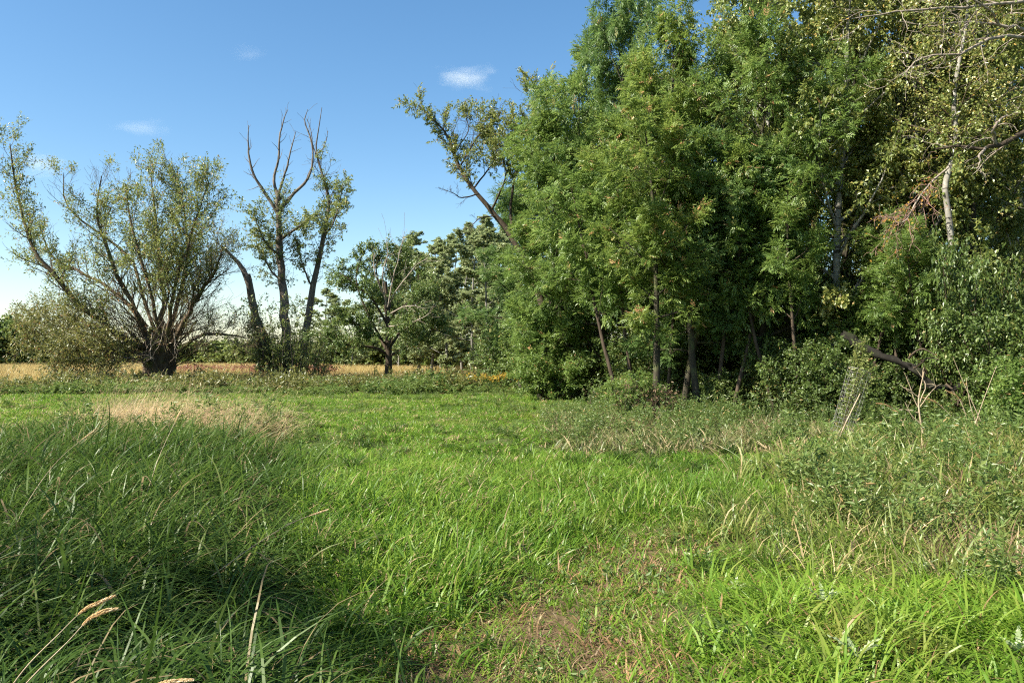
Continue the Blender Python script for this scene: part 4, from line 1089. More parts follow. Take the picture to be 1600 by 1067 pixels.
def scatter(name, label, cat, xs, ys, protos, mat, smin=.8, smax=1.2, spin=True, hscale=None, rng=RNG):
    """one 'stuff' object: tufts standing on the ground at xs, ys"""
    xs, ys = np.asarray(xs), np.asarray(ys); n = len(xs)
    objs = []
    for k, (V, F, T) in enumerate(protos):
        objs.append(bpy.data.objects.new(name + '_tuft', mesh_data(name + '_tuft', V, F, mat, {'tint': T})))
    me = bpy.data.meshes.new(name)
    me.vertices.add(n)
    me.vertices.foreach_set('co', np.stack([xs, ys, ground_z(xs, ys)], 1).astype(np.float32).ravel())
    rot = np.zeros((n, 3)); rot[:, 2] = rng.random(n) * 6.283 if spin else rng.normal(size=n) * .45
    s = rng.uniform(smin, smax, n); sc = np.stack([s, s, s * (hscale if hscale is not None else 1)], 1)
    a = me.attributes.new('rot', 'FLOAT_VECTOR', 'POINT'); a.data.foreach_set('vector', rot.astype(np.float32).ravel())
    a = me.attributes.new('scl', 'FLOAT_VECTOR', 'POINT'); a.data.foreach_set('vector', sc.astype(np.float32).ravel())
    a = me.attributes.new('var', 'INT', 'POINT'); a.data.foreach_set('value', rng.integers(0, len(protos), n).astype(np.int32))
    me.materials.append(mat)
    o = add(name, me); tag(o, label, cat, kind='stuff')
    md = o.modifiers.new('scatter', 'NODES'); md.node_group = gn_tree(name, objs)
    return o

def pts(n, x0, x1, y0, y1, rng=RNG):
    return rng.uniform(x0, x1, n), rng.uniform(y0, y1, n)

def wedge(y0, y1, dens, rng=RNG, margin=1.2, xl=None, xr=None):
    """even points over the part of the ground the lens takes in (plus a margin) between two depths"""
    hw = lambda y: .66 * y + margin
    X = hw(y1); n = int(dens * 2 * X * (y1 - y0))
    x, y = pts(n, -X, X, y0, y1, rng)
    k = np.abs(x) < hw(y)
    return x[k], y[k]

g = np.random.default_rng(77)
wood_line = lambda x, y: (x > 3.0) & (y > 19.6 - .12 * np.clip(x - 3, 0, 20)) | (x > 2.6) & (y > 24)

# bare and trodden ground stays open in places
def dens_path(x, y): return fbm(x, y, .55, 61)

P_LUSH = [blades(290, .45, (.07, .26), .0130, (.30, .10), .75, 1.5, g, dry=.05, clumps=22, cr=.06, cvar=.7) for _ in range(5)]
P_FRONT = [blades(250, .45, (.14, .38), .0135, (.10, -.25), .80, 1.6, g, K=7, dry=.03, clumps=15, cr=.08, tm=.6, sag=.7) for _ in range(5)]
P_MID = [blades(520, .70, (.05, .17), .018, (.25, .1), .75, 1.4, g, K=5, dry=.06, clumps=42, cr=.06, cvar=.7) for _ in range(5)]
P_SHORT = [blades(100, .28, (.05, .17), .0100, (.15, .0), .8, 1.2, g, K=5, dry=.12, clumps=12, cr=.04) for _ in range(5)]
P_TALL = [blades(430, .80, (.32, .85), .0150, (.70, .10), .90, 2.1, g, K=9, dry=.03, tm=.45, sag=.8, clumps=24, cr=.09, cvar=.4) for _ in range(6)]
P_REED = [blades(300, .75, (.16, .50), .0150, (-.1, 0), .60, 1.1, g, K=6, dry=.08, clumps=48, cr=.05, cvar=.6) for _ in range(5)]
P_EDGE = [blades(110, .40, (.12, .38), .020, (.2, 0), .6, 1.0, g, K=6, dry=.14, clumps=13, cr=.05, cvar=.7) for _ in range(4)]
P_STRAW = [seed_stems(40, .65, (.7, 1.35), (1.3, .25), g, head=.12, hw=.0042, tilt=.85, arch=.6, stem_w=.0052) for _ in range(5)]
P_STRAWB = [blades(26, .2, (.2, .55), .009, (.8, .1), .7, 1.3, g, K=6, dry=0) for _ in range(4)]
P_THATCH = [blades(130, .36, (.05, .17), .0075, (.2, 0), 1.8, .6, g, K=4, dry=0, clumps=14, cr=.07) for _ in range(4)]
P_GOLD = [blades(240, .9, (.3, .7), .02, (.3, 0), .3, .6, g, K=4, dry=0) for _ in range(3)]
P_WEED = [weed_patch(12, .4, (.35, .85), g) for _ in range(4)]
P_WEEDF = [weed_patch(24, .75, (.35, .8), g, leaf=(.15, .06), nl=20) for _ in range(4)]
P_SORREL = [weed_patch(8, .4, (.4, .7), g, leaf=(.14, .06), nl=16) for _ in range(2)]
P_FORB = [weed_patch(4, .12, (.05, .14), g, leaf=(.04, .018), nl=9) for _ in range(3)]

# deep meadow grass
x, y = wedge(3.0, 13, 9.2); k = ~inp(x, y, Z_TALL)
for ox, oy in ((.3, 0), (-.3, 0), (0, .35), (0, -.35)): k &= ~inp(x + ox, y + oy, Z_PATH, .3)
k &= ~inp(x, y, Z_FRONT, .3)
k &= ~(inp(x, y, Z_REED) & (g.random(len(x)) < .6))
x, y = x[k], y[k]
hs = .38 + 1.0 * fbm(x, y, 1.3, 91)
scatter('meadow_grass', 'bright green ankle-deep grass of the near meadow', 'grass', x, y, P_LUSH, M['meadow_blade'], .8, 1.3, hscale=hs, rng=g)
x, y = wedge(12.5, 36, 2.9); k = ~inp(x, y, Z_TALL) & ~wood_line(x, y) & ~inp(x, y, Z_EDGE, .2) & (y < 33.5 + 2 * vnoise(x, y, 2, 5))
x, y = x[k], y[k]
hs = .35 + 1.1 * fbm(x, y, 2.0, 92)
scatter('meadow_grass', 'green mown-looking grass of the meadow further back before the weeds', 'grass', x, y, P_MID, M['meadow_blade'], .9, 1.4, hscale=hs, rng=g)
x, y = wedge(2.4, 10, 9.5, margin=2); k = inp(x, y, Z_FRONT, .5) & ~inp(x - .25, y, Z_PATH, .2) & ~inp(x, y, Z_PATH, .2); x, y = x[k], y[k]
scatter('lush_grass', 'lush yellow-green arching grass filling the lower right foreground', 'grass', x, y, P_FRONT, M['path_blade'], .8, 1.25, hscale=.6 + .6 * fbm(x, y, 1.2, 97), rng=g)
x, y = wedge(3.5, 9, 6); k = (np.abs(x + 1.0) < 1.7) & ~inp(x, y, Z_TALL, .1) & ~inp(x, y, Z_PATH, .1); x, y = x[k], y[k]
scatter('meadow_grass', 'deep grass on the lip between the rank grass and the track', 'grass', x, y, P_LUSH, M['meadow_blade'], .9, 1.35, rng=g)
x, y = wedge(5, 12, 8); k = inp(x, y, Z_LIP, .15); x, y = x[k], y[k]
scatter('meadow_grass', 'deeper grass standing as a ledge along the far side of the track', 'grass', x, y, P_LUSH, M['meadow_blade'], 1.0, 1.3, hscale=1.1 + .8 * fbm(x, y, .9, 99), rng=g)
x, y = wedge(2.6, 9.5, 13); k = (x > -1.6) & (x < 3.6); x, y = x[k], y[k]
scatter('track_grass', 'low under-grass covering the soil round the track', 'grass', x, y, P_SHORT, M['meadow_blade'], .8, 1.2, hscale=.8, rng=g)
# trodden track
x, y = wedge(2.6, 10, 22); k = inp(x, y, Z_PATH, .5) & (dens_path(x, y) > .40); x, y = x[k], y[k]
scatter('track_grass', 'short yellow-green grass on the trodden track', 'grass', x, y, P_SHORT, M['path_blade'], .8, 1.5, rng=g)
x, y = wedge(2.6, 10, 24); k = inp(x, y, Z_PATH, .5) & (dens_path(x, y) < .56); x, y = x[k], y[k]
scatter('dry_thatch', 'dead brown thatch lying flat on the trodden track', 'dry grass', x, y, P_THATCH, M['rust_blade'], .8, 1.3, hscale=.75, rng=g)
x, y = wedge(2.6, 10, 7); k = inp(x, y, Z_PATH, .7); x, y = x[k], y[k]
scatter('low_herbs', 'small broad-leaved herbs among the track grass', 'herbs', x, y, P_FORB, M['weed_leaf'], .7, 1.5, rng=g)
P_TUSS = [blades(120, .10, (.18, .42), .0105, (.2, -.05), .9, 1.5, g, K=7, dry=.05, tm=.35, sag=.7) for _ in range(3)]
x, y = wedge(6.5, 33, .9); k = ~inp(x, y, Z_TALL) & ~inp(x, y, Z_PATH) & ~inp(x, y, Z_REED) & ~wood_line(x, y) & (fbm(x, y, 3, 44) > .45); x, y = x[k], y[k]
scatter('tussock_grass', 'darker tussocks dotted through the open meadow', 'grass', x, y, P_TUSS, M['tall_blade'], .6, 1.15, rng=g)
x, y = wedge(6.5, 33, .8); k = ~inp(x, y, Z_TALL) & ~inp(x, y, Z_PATH) & ~inp(x, y, Z_REED) & ~wood_line(x, y) & (fbm(x, y, 2, 46) > .55); x, y = x[k], y[k]
scatter('meadow_straw', 'dead straw wisps lying in the open meadow', 'dry grass', x, y, P_STRAWB, M['straw_blade'], .35, .75, rng=g)
x, y = wedge(8, 33, 1.3); k = ~inp(x, y, Z_TALL) & ~inp(x, y, Z_PATH) & ~inp(x, y, Z_REED) & ~wood_line(x, y) & (fbm(x, y, 2.5, 48) > .56); x, y = x[k], y[k]
scatter('meadow_herbs', 'patches of broad-leaved herbs in the open meadow', 'herbs', x, y, P_WEED, M['weed_leaf'], .35, .6, hscale=.7, rng=g)
# tall rank grass on the left
x, y = wedge(2.4, 17, 2.1, margin=2.5); k = inp(x, y, Z_TALL, .45); x, y = x[k], y[k]
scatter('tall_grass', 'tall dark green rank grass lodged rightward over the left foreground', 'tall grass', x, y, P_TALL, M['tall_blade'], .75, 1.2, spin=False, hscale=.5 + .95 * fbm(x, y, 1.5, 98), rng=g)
x, y = wedge(3.0, 17, .20, margin=2.0); k = inp(x, y, Z_TALL, .6) & (fbm(x, y, 2, 33) > .40); x, y = x[k], y[k]
x2, y2 = wedge(2.4, 17, 1.0, margin=2.5, rng=g); k = inp(x2, y2, Z_TALL, .45); 
P_TANGLE = [blades(110, .6, (.4, .8), .0120, (.4, -.3), 1.5, 1.6, g, K=8, dry=.10, tm=.4, sag=.8, clumps=14, cr=.12) for _ in range(4)]
scatter('tangled_grass', 'flattened criss-cross grass and dead blades inside the rank left growth', 'tall grass', x2[k], y2[k], P_TANGLE, M['tall_blade'], .8, 1.2, rng=g)
scatter('seeding_straw', 'pale straw seed stalks leaning right over the tall left grass', 'straw stalks', x, y, P_STRAW, M['straw_blade'], .8, 1.2, spin=False, rng=g)
# the pale straw clump
x, y = wedge(9, 22, 1.4); k = inp(x, y, Z_STRAW, 1.0) & (fbm(x, y, .9, 68) > .5); x, y = x[k], y[k]
scatter('clump_weeds', 'green leafy weeds growing through the pale straw clump', 'weeds', x, y, P_WEED, M['weed_leaf'], .7, 1.2, rng=g)
x, y = wedge(9, 22, 5); k = inp(x, y, Z_STRAW, 1.0) & (fbm(x, y, .7, 69) > .52); x, y = x[k], y[k]
scatter('clump_rust', 'reddish brown withered stems in the pale straw clump', 'dry grass', x, y, P_STRAWB, M['rust_blade'], 1.0, 1.6, rng=g)
x, y = wedge(9, 22, 13); k = inp(x, y, Z_STRAW, .8) & (fbm(x, y, .8, 58) > .46); x, y = x[k], y[k]
scatter('straw_clump', 'pale dry straw clump before the willow', 'dry grass', x, y, P_STRAWB, M['straw_blade'], 1.0, 2.0, spin=False, rng=g)
x, y = wedge(9, 22, 1.6); k = inp(x, y, Z_STRAW, .5); x, y = x[k], y[k]
scatter('straw_clump', 'thin seed stalks standing out of the pale straw clump', 'dry grass', x, y, P_STRAW, M['straw_blade'], .8, 1.1, spin=False, rng=g)
# reedy bank on the right
x, y = wedge(4, 20, 2.4, margin=2); k = inp(x, y, Z_REED, .5); x, y = x[k], y[k]
scatter('reedy_grass', 'coarse yellow-green reedy grass on the right bank', 'reedy grass', x, y, P_REED, M['reed_blade'], .8, 1.35, rng=g)
x, y = wedge(4, 20, 2.6, margin=2); k = inp(x, y, Z_REED, .6) & (fbm(x, y, 1.5, 35) > .52); x, y = x[k], y[k]
scatter('bank_straw', 'bleached straw blades mixed into the reedy right bank', 'straw', x, y, P_STRAWB, M['straw_blade'], .7, 1.2, rng=g)
x, y = wedge(4, 20, 16, margin=2); k = inp(x, y, Z_RUST, .6) & (fbm(x, y, .8, 59) > .42); x, y = x[k], y[k]
scatter('rusty_herbage', 'rust brown withered herbage on the right bank', 'dry grass', x, y, P_STRAWB, M['rust_blade'], .7, 1.2, rng=g)
x, y = wedge(4, 20, 1.6, margin=2); k = inp(x, y, Z_REED, .6); x, y = x[k], y[k]
scatter('bank_weeds', 'leafy green weeds growing through the reedy bank', 'weeds', x, y, P_WEED, M['weed_leaf'], .6, 1.0, rng=g)
# dry edge of the wood
x, y = wedge(12, 24, 7); k = inp(x, y, Z_EDGE, .35); x, y = x[k], y[k]
scatter('edge_grass', 'half-dry grey-green grass fringe along the wood edge', 'grass', x, y, P_EDGE, M['edge_blade'], .8, 1.4, rng=g)
x, y = wedge(12, 24, 12); k = inp(x, y, Z_EDGE, .35) & (fbm(x, y, 1.6, 37) > .56); x, y = x[k], y[k]
scatter('edge_straw', 'rusty dead grass patches along the wood edge', 'dry grass', x, y, P_STRAWB, M['rust_blade'], .8, 1.2, rng=g)
x, y = wedge(17, 27, 3.5); k = wood_line(x, y); x, y = x[k], y[k]
x2, y2 = wedge(12, 24, 2.2, rng=g); k = inp(x2, y2, Z_EDGE, .5); scatter('edge_weeds', 'leafy weeds mixed into the grass fringe of the wood', 'weeds', x2[k], y2[k], P_WEED, M['weed_leaf'], .5, .85, rng=g)
scatter('wood_floor_weeds', 'shaded green weeds on the floor of the wood', 'weeds', x, y, P_WEED, M['shrub_leaf'], .6, 1.1, rng=g)
# weed band across the back of the meadow
x, y = wedge(32.5, 48, 1.5); k = (x < 3.2 + (y - 33) * .05) & (y > 33 + 2.2 * vnoise(x, y, 2.2, 6)) & (y < 43 + 5 * vnoise(x, y, 5, 7)); x, y = x[k], y[k]
hs = (.25 + 1.25 * fbm(x, y, 2.2, 95) ** 1.3) * np.where(x / y < -.12, .62, .9)
scatter('weed_band', 'band of dark leafy weeds across the back of the meadow', 'weeds', x, y, P_WEEDF, M['weed_leaf'], .9, 1.4, hscale=hs, rng=g)
x, y = wedge(33, 46, .8); k = (x < 3.2) & (fbm(x, y, 2.4, 66) > .5) & (y > 34 + 2.2 * vnoise(x, y, 2.2, 6)); x, y = x[k], y[k]
scatter('withered_weeds', 'withered olive brown weeds scattered through the weed band', 'weeds', x, y, P_WEEDF, M['olive_leaf'], .7, 1.2, hscale=.5 + .9 * g.random(len(x)), rng=g)
x, y = wedge(44, 108, .6); k = (x < 9); x, y = x[k], y[k]
scatter('golden_grass', 'golden dry grass of the field beyond the willow', 'dry grass', x, y, P_GOLD, M['gold_blade'], 1.0, 1.6, rng=g)
x, y = wedge(54, 66, 1.8); k = (x < -13) & (x / y > -.46) & (fbm(x, y, 4, 39) > .46); x, y = x[k], y[k]
scatter('red_sorrel', 'strip of reddish plants in the golden field behind the willow', 'red plants', x, y, P_SORREL, M['sorrel_blade'], 1.1, 1.5, rng=g)

# ------------------------------------------------------------------ single plants and small things
def stalk(name, label, cat, pts3, r, head_len, mat_stem, mat_head, group=None, hw=.016, seed=0, leaves=()):
    """a grass stalk: thin tapering stem and a plume of small spikelets along its last stretch"""
    rng = np.random.default_rng(900 + seed)
    C, _ = smooth_line(pts3, 1.0, 26)
    base = C[0].copy(); root = empty(name, base); tag(root, label, cat, group)
    V, F = tubes([(C[None], np.linspace(r, r * .45, 26)[None])], [5]); quads_to('stem', V, F, mat_stem, root, base)
    if head_len > 0:
        seg = np.linalg.norm(np.diff(C, axis=0), axis=1); cum = np.concatenate([[0], np.cumsum(seg)]); tot = cum[-1]
        n = 260
        u = rng.random(n); tpos = (tot - head_len * (1 - u)) / tot
        P = C[None]; p, tn, _r = sample(P, np.ones((1, 26)), np.zeros(n, int), np.interp(tpos * tot, cum, np.linspace(0, 1, 26)))
        a, b = perp(tn); az = rng.random(n) * 6.283
        rad = np.cos(az)[:, None] * a + np.sin(az)[:, None] * b
        env = np.sin(np.pi * np.clip(.06 + .9 * u, 0, 1)) ** .6
        d = tn * .9 + rad * .45
        V, F, T = leaf_tris(p + rad * (hw * .25 * env)[:, None], d, rad, hw * 1.5 * (.5 + .6 * env), np.full(n, hw * .38), np.clip(rng.normal(.5, .25, n), 0, 1))
        crown_to(V, F, T, mat_head, root, base, 'seed_head')
    return root

stalk('grass_stalk', 'upper golden seed stalk arching across the lower left corner', 'grass stalk', [pix(8, 1085, 3.0), pix(45, 1037, 3.02), pix(90, 992, 3.05), pix(128, 955, 3.1), pix(155, 941, 3.12), pix(178, 931, 3.15)], .0030, .14, M['cane'], M['seed_head'], 'golden seed stalks in the corner', .011, 1)
stalk('grass_stalk', 'lower golden seed stalk just below the other in the corner', 'grass stalk', [pix(20, 1090, 2.9), pix(60, 1047, 2.92), pix(105, 1003, 2.95), pix(137, 969, 3.0), pix(160, 956, 3.0), pix(182, 951, 3.02)], .0030, .14, M['cane'], M['seed_head'], 'golden seed stalks in the corner', .012, 2)
stalk('grass_stalk', 'brownish seed stalk lying along the bottom edge near the left corner', 'grass stalk', [pix(190, 1100, 2.9), pix(225, 1078, 2.9), pix(255, 1066, 2.9), pix(300, 1062, 2.92)], .0028, .12, M['cane'], M['seed_head'], 'golden seed stalks in the corner', .011, 3)
stalk('straw_stalk', 'long pale straw stalk slanting up from the rank grass before the straw clump', 'straw stalk', [pix(185, 850, 7.0), pix(225, 780, 7.4), pix(250, 710, 7.8), pix(283, 640, 8.2)], .0042, .18, M['cane'], M['seed_head'], None, .012, 4)
stalk('straw_stalk', 'pale straw stalk leaning far right over the rank grass', 'straw stalk', [pix(330, 900, 5.4), pix(400, 850, 5.5), pix(460, 815, 5.6), pix(512, 796, 5.7)], .0034, .14, M['cane'], M['seed_head'], None, .010, 5)
stalk('straw_stalk', 'pale straw stalk rising at the left frame edge', 'straw stalk', [pix(10, 860, 6.4), pix(40, 790, 6.6), pix(90, 720, 6.9), pix(150, 670, 7.2)], .0036, .16, M['cane'], M['seed_head'], None, .010, 6)
for k_, (pp, lb_) in enumerate([
    ([(1537, 668), (1520, 630), (1503, 592), (1489, 558)], 'tallest straight reed stalk leaning left before the fallen trunk'),
    ([(1524, 662), (1535, 630), (1547, 598), (1557, 572)], 'reed stalk leaning right before the fallen trunk'),
    ([(1512, 690), (1490, 655), (1465, 630), (1442, 621)], 'reed stalk with drooping plume beside the bare dead weed'),
    ([(1416, 672), (1402, 645), (1386, 633), (1370, 630)], 'short reed stalk with drooping plume left of the bare dead weed'),
    ([(1514, 676), (1508, 645), (1496, 620), (1478, 610)], 'reed stalk with brown nodding plume under the fallen trunk'),
    ([(1530, 670), (1518, 640), (1512, 610), (1510, 590)], 'reed stalk standing straight below the fallen trunk'),
]):
    dd = 14.2 + .15 * k_
    stalk('reed_stalk', lb_, 'reed stalk', [pix(a_, b_, dd) for a_, b_ in pp], .009, .30 if k_ in (2, 3, 4) else 0, M['cane'], M['seed_head'], 'reed stalks at the wood edge', .022, 20 + k_)

def build_dead_weed():
    d = 13.6; rng = np.random.default_rng(63)
    P, Rr = trace([(1449, 712), (1441, 672), (1436, 640), (1436, 618), (1444, 580)], [3.2, 2.6, 1.4], d, 14, thin=1)
    base = P[0, 0].copy(); root = empty('dead_weed', base); tag(root, 'bare pale branching dead weed stalk before the fallen trunk', 'dead weed')
    V, F = tubes([(P, Rr)], [6]); quads_to('stem', V, F, M['cane'], root, base)
    for pp in ([(1437, 640), (1426, 618), (1420, 600), (1416, 588)], [(1437, 636), (1450, 618), (1462, 602), (1448, 600)], [(1436, 622), (1425, 612), (1410, 605)], [(1437, 645), (1420, 640), (1404, 640)], [(1439, 662), (1425, 648), (1414, 628)], [(1437, 630), (1446, 605), (1442, 590), (1443, 574)]):
        Q, q = trace(pp, [1.8, 1.4, .9], d, 8, thin=1); Q = rough(Q, q, 1.2, rng)
        Q2, q2 = spawn(Q, q, 3, .3, .9, .6, lambda t, pl: .35 * pl, 4, (0, 0, .2), .3, .7, rng)
        V, F = tubes([(Q, q), (Q2, np.maximum(q2, .003))], [5, 3]); quads_to('branch', V, F, M['cane'], root, base)
build_dead_weed()

def build_tree_guard():
    d = 14.8
    b0, b1 = pix(1306, 702, d), pix(1343, 578, d)
    ax = norm(b1 - b0); u, v = perp(ax[None]); u, v = u[0], v[0]
    L = float(np.linalg.norm(b1 - b0)); rad = .20
    root = empty('tree_guard', b0); tag(root, 'leaning round wire mesh tree guard at the wood edge', 'tree guard')
    n, m = 12, 20
    an = np.arange(n) * 2 * math.pi / n
    rim = lambda a, z: b0 + ax * z + (u * math.cos(a) + v * math.sin(a)) * rad * (1 + .06 * math.sin(3 * a + z * 2))
    vert = np.array([[rim(a, z) for z in np.linspace(0, L, 12)] for a in an])
    rings = np.array([[rim(a, z) for a in np.linspace(0, 2 * math.pi, 19)] for z in np.linspace(.02, L, m)])
    diag = np.array([[rim(a + s_ * z * 2.2, z) for z in np.linspace(0, L, 16)] for a in an for s_ in (-1, 1)])
    V, F = tubes([(vert, np.full(vert.shape[:2], .0021))], [4]); quads_to('upright_wire_mesh', V, F, M['wire'], root, b0, 'stuff')
    V, F = tubes([(rings, np.full(rings.shape[:2], .0021))], [4]); quads_to('hoop_wire_mesh', V, F, M['wire'], root, b0, 'stuff')
    for z in (.02, L):
        q = np.array([[rim(a, z) for a in np.linspace(0, 2 * math.pi, 25)]])
        V, F = tubes([(q, np.full(q.shape[:2], .005))], [5]); quads_to('rim_wire', V, F, M['wire'], root, b0)
    P, Rr = trace([(1303, 706, -.3), (1320, 664, -.28), (1344, 615, -.26)], [2.2, 2.0, 1.8], d, 8, thin=1)
    base = P[0, 0].copy(); st = empty('bamboo_cane', base); tag(st, 'pale cane stake leaning against the wire tree guard', 'stake')
    V, F = tubes([(P, Rr)], [6]); quads_to('cane', V, F, M['cane'], st, base)
    for k_ in (2, 4, 6):
        nd = np.stack([P[0, k_] - ax * .008, P[0, k_] + ax * .008])[None]
        V, F = tubes([(nd, np.full((1, 2), float(Rr[0, k_]) * 1.25))], [6]); quads_to('node_ring', V, F, M['dead_wood'], st, base)
    # the sapling inside
    rng = np.random.default_rng(71)
    base = b0 + np.array([0.02, 0, 0]); sp = empty('sapling', base); tag(sp, 'young sapling growing up out of the wire tree guard', 'sapling')
    P, Rr = trace([(1308, 702, 0), (1322, 650, 0), (1335, 605, 0), (1342, 575, 0), (1346, 545, 0)], [2.6, 1.8, .8], d, 14, thin=1)
    V, F = tubes([(P, Rr)], [6]); quads_to('trunk', V, F, M['dark_bark'], sp, base)
    P1, R1 = spawn(P, Rr, 34, .2, 1, .6, lambda t, pl: .42 * (1.1 - .5 * t), 6, (0, 0, .4), .3, .6, rng)
    Q, q = trace([(1338, 598, -.1), (1352, 585, -.15), (1364, 572, -.2), (1372, 570, -.2)], [1.2, .8], d, 6, thin=1)
    P1, R1 = np.concatenate([P1, Q]), np.concatenate([R1, q])
    V, F = tubes([(P1, np.maximum(R1, .003))], [4]); quads_to('branchwork', V, F, M['dark_bark'], sp, base, 'stuff')
    V, F, T = simple_leaves(P1, 46, .1, .050, .032, rng, tmean=.85, jit=.03); crown_to(V, F, T, M['poplar_leaf'], sp, base)
build_tree_guard()

ORD = 'first second third fourth fifth sixth seventh eighth ninth tenth eleventh twelfth thirteenth fourteenth fifteenth last'.split()
def build_goldenrod():
    rng = np.random.default_rng(81)
    def proto(sd):
        r = np.random.default_rng(sd); root = empty('goldenrod_plant', (0, 0, 0)); n = 5
        P = grow(r.normal(size=(n, 3)) * np.array([.12, .12, 0]), np.stack([r.normal(size=n) * .15, r.normal(size=n) * .15, np.ones(n)], 1), r.uniform(.75, 1.05, n), 8, (.1, 0, 0), .15, r)
        V, F = tubes([(P, np.linspace(.006, .002, 8)[None].repeat(n, 0))], [4]); quads_to('stem', V, F, M['ash_bark'], root, np.zeros(3), 'stuff')
        V, F, T = simple_leaves(P, 34, .1, .11, .026, r, droop=.2); crown_to(V, F, T, M['weed_leaf'], root, np.zeros(3), 'foliage')
        Q, q = spawn(P, np.ones(P.shape[:2]) * .003, 8, .78, 1, .9, lambda t, pl: .17 + 0 * t, 4, (.1, 0, -.2), .2, .6, r)
        V, F, T = simple_leaves(Q, 16, .1, .035, .025, r, jit=.012); crown_to(V, F, T, M['goldenrod_flower'], root, np.zeros(3), 'flower_plume')
        return root
    A, B = proto(1), proto(2)
    spots = [(768, 36.5), (786, 34.2), (806, 35.6), (822, 33.5), (838, 34.8), (852, 33.0), (866, 34.0), (880, 32.2), (893, 33.0), (906, 31.6), (918, 32.4), (874, 35.2), (745, 37.5), (726, 38.2), (844, 36.2), (932, 31.2)]
    for k_, (px, d) in enumerate(spots):
        src = (A, B)[k_ % 2]
        o = place(src, k_ < 2, px, d, rng.random() * 6.28, (1.1, 1.1, rng.uniform(.85, 1.15)))
        rank = sorted(p_[0] for p_ in spots).index(px)
        tag(o, 'yellow goldenrod plant in the weed band, ' + ORD[rank] + ' of sixteen from the left', 'goldenrod', 'goldenrod plants in the weed band')
build_goldenrod()

def lobed_leaf(L, W, rng, n=14):
    """a long leaf with toothed lobes, arched, midrib grooved"""
    t = np.linspace(0, 1, n)
    w = W * np.sin(np.pi * (.10 + .88 * t)) ** .8 * np.where(np.arange(n) % 2, 1.0, .52)
    x = L * t; z = .25 * L * np.sin(np.pi * t * .8) * .6
    mid = np.stack([x, 0 * t, z], 1)
    le = np.stack([x + .02 * L * (np.arange(n) % 2), w * .5, z + .12 * w + rng.normal(size=n) * .004], 1)
    ri = np.stack([x + .02 * L * (np.arange(n) % 2), -w * .5, z + .12 * w + rng.normal(size=n) * .004], 1)
    V = np.concatenate([mid, le, ri]); q = np.arange(n - 1)
    F = np.concatenate([np.stack([q, q + 1, n + q + 1, n + q], 1), np.stack([q + 1, q, 2 * n + q, 2 * n + q + 1], 1)])
    return V, F

def build_thistles():
    rng = np.random.default_rng(91)
    for px, py, s_, lb_ in ((1335, 1058, 1.0, 'thistle rosette with pale toothed leaves in the bottom right grass'), (1150, 935, .8, 'pale leaved thistle beside the trodden track'), (1285, 968, .85, 'pale leaved thistle in the middle of the lush right grass'), (1440, 895, .8, 'pale leaved thistle at the foot of the reedy bank'), (1585, 1045, .9, 'pale leaved thistle in the bottom right corner')):
        x, y = gpix(px, py); base = np.array([x, y, float(ground_z(x, y)) + .07])
        root = empty('thistle_plant', base); tag(root, lb_, 'thistle', 'thistles in the right foreground')
        for k_ in range(7):
            V, F = lobed_leaf(.14 * s_ * rng.uniform(.5, 1.2), .042 * s_, rng)
            a = k_ * .9 + rng.random() * 1.2; c_, s2 = math.cos(a), math.sin(a)
            up = rng.uniform(.15, .9)
            V = np.stack([V[:, 0] * c_ - V[:, 1] * s2, V[:, 0] * s2 + V[:, 1] * c_, V[:, 2] + V[:, 0] * up], 1)
            o = add('leaf', mesh_data('leaf', V, F, M['pale_leaf'], {'tint': np.full(len(V), rng.uniform(.2, .9))}), root)
        P = grow(np.zeros((1, 3)), np.array([[.1, 0, 1.]]), np.array([.16 * s_]), 5, (0, 0, 0), .1, rng)
        V, F = tubes([(P, np.full((1, 5), .004))], [5]); quads_to('stem', V - np.array([0, 0, .1]), F, M['ash_bark'], root, np.zeros(3))
build_thistles()

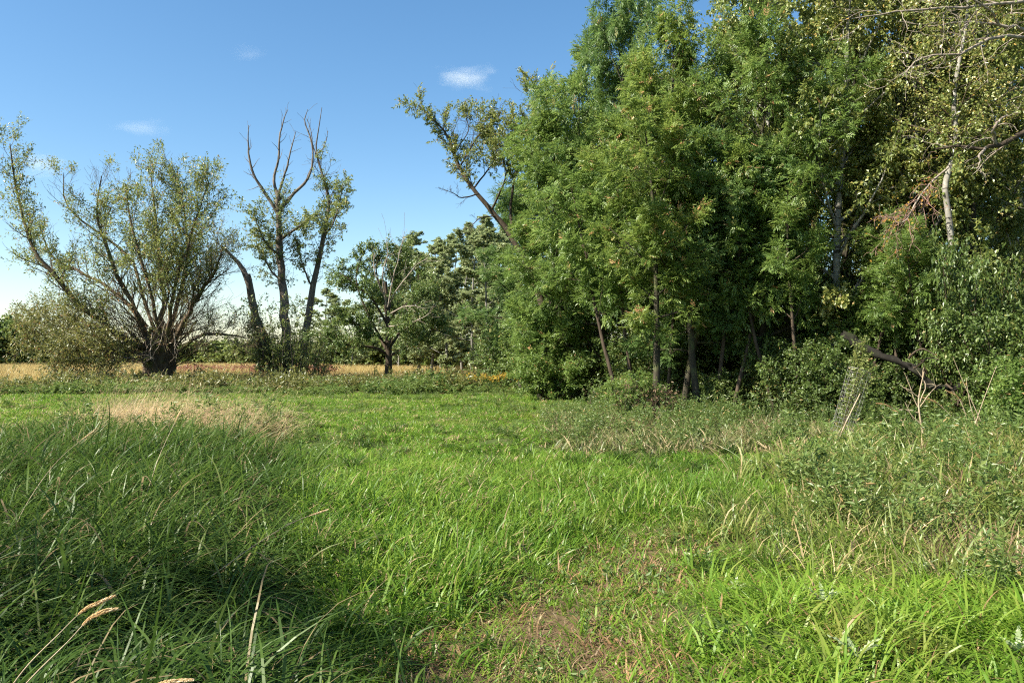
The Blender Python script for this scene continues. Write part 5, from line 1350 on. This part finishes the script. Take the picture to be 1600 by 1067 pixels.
# ------------------------------------------------------------------ clouds: small fair-weather puffs far off
def build_clouds():
    m, n, l = mat_new('cloud_vapour')
    tc = n.new('ShaderNodeTexCoord')
    ln = n.new('ShaderNodeVectorMath'); ln.operation = 'LENGTH'; l.new(tc.outputs['Object'], ln.inputs[0])
    oi = n.new('ShaderNodeObjectInfo')
    no = n.new('ShaderNodeTexNoise'); no.noise_dimensions = '4D'; no.inputs['Scale'].default_value = 1.7; no.inputs['Detail'].default_value = 5; no.inputs['Roughness'].default_value = .62
    l.new(tc.outputs['Object'], no.inputs['Vector'])
    wm = n.new('ShaderNodeMath'); wm.operation = 'MULTIPLY'; l.new(oi.outputs['Random'], wm.inputs[0]); wm.inputs[1].default_value = 40; l.new(wm.outputs[0], no.inputs['W'])
    fall = n.new('ShaderNodeMapRange'); fall.inputs[1].default_value = 1.0; fall.inputs[2].default_value = .1; fall.inputs[3].default_value = -.45; fall.inputs[4].default_value = .16; l.new(ln.outputs['Value'], fall.inputs[0])
    ad = n.new('ShaderNodeMath'); ad.operation = 'ADD'; l.new(no.outputs['Fac'], ad.inputs[0]); l.new(fall.outputs[0], ad.inputs[1])
    mr = n.new('ShaderNodeMapRange'); mr.inputs[1].default_value = .36; mr.inputs[2].default_value = .95; mr.inputs[4].default_value = 1.0; l.new(ad.outputs[0], mr.inputs[0])
    cd = n.new('ShaderNodeMath'); cd.operation = 'MULTIPLY'; l.new(mr.outputs[0], cd.inputs[0])
    l.new(oi.outputs['Alpha'], cd.inputs[1])
    sc2 = n.new('ShaderNodeMath'); sc2.operation = 'MULTIPLY'; l.new(cd.outputs[0], sc2.inputs[0]); sc2.inputs[1].default_value = .016
    pv = n.new('ShaderNodeVolumePrincipled'); pv.inputs['Color'].default_value = (1, 1, 1, 1); l.new(sc2.outputs[0], pv.inputs['Density']); pv.inputs['Anisotropy'].default_value = .3
    out = n.new('ShaderNodeOutputMaterial'); l.new(pv.outputs[0], out.inputs['Volume'])
    # unit sphere
    U, W = 20, 12
    th = np.linspace(0, math.pi, W + 1); ph = np.arange(U) * 2 * math.pi / U
    V = np.array([[math.sin(a) * math.cos(b), math.sin(a) * math.sin(b), math.cos(a)] for a in th for b in ph])
    F = np.array([[i * U + j, (i + 1) * U + j, (i + 1) * U + (j + 1) % U, i * U + (j + 1) % U] for i in range(W) for j in range(U)])
    me = mesh_data('cloud', V, F, m)
    for px, py, w, h, dn, lb_ in ((727, 121, 56, 24, .75, 'small white cloud in the blue sky left of the ash tops'), (222, 200, 50, 16, .22, 'faint wisp of cloud high above the willow'), (70, 258, 44, 22, .5, 'pale cloud showing behind the willow top'), (768, 182, 40, 18, .35, 'faint cloud behind the leaning willow'), (390, 84, 36, 14, .14, 'very faint wisp of cloud high over the dead-topped tree')):
        D = 2600.0; c = pix(px, py, D); k = D / FPX
        o = add('cloud', me, None, c); o.scale = (w * k * 1.5, w * k, h * k * 1.5); o.color = (1, 1, 1, dn)
        tag(o, lb_, 'cloud', 'small clouds')
build_clouds()

# brown dead brush heaped round the foot of the stump-like ash
def build_dead_brush():
    rng = np.random.default_rng(57); n = 110
    base = np.array([*pix(1006, 640, 21.4)[:2], 0.]); base[2] = float(ground_z(base[0], base[1]))
    a = rng.random(n) * 6.283; sp = rng.random(n) * .6
    p = base + np.stack([rng.normal(size=n) * .35, rng.normal(size=n) * .25, np.zeros(n)], 1)
    P0 = grow(p, np.stack([np.cos(a) * sp - .1, np.sin(a) * sp, np.ones(n)], 1), rng.uniform(.4, 1.1, n), 6, (0, 0, -.1), .35, rng)
    R0 = np.linspace(.010, .004, 6)[None].repeat(n, 0)
    P1, R1 = spawn(P0, R0, 5, .2, 1, .6, lambda t, pl: .3 * pl, 4, (0, 0, -.2), .4, .7, rng)
    V, F = tubes([(P0, R0), (P1, np.maximum(R1, .003))], [4, 3])
    root = empty('dead_brush', base); tag(root, 'heap of brown dead stems round the foot of the stump-like ash', 'dead brush')
    quads_to('stem_heap', V, F, M['dark_bark'], root, base, 'stuff')
    V, F, T = simple_leaves(P1, 3, .2, .09, .03, rng, jit=.04, droop=.8); crown_to(V, F, T, M['rust_blade'], root, base, 'withered_leaf_growth')
build_dead_brush()
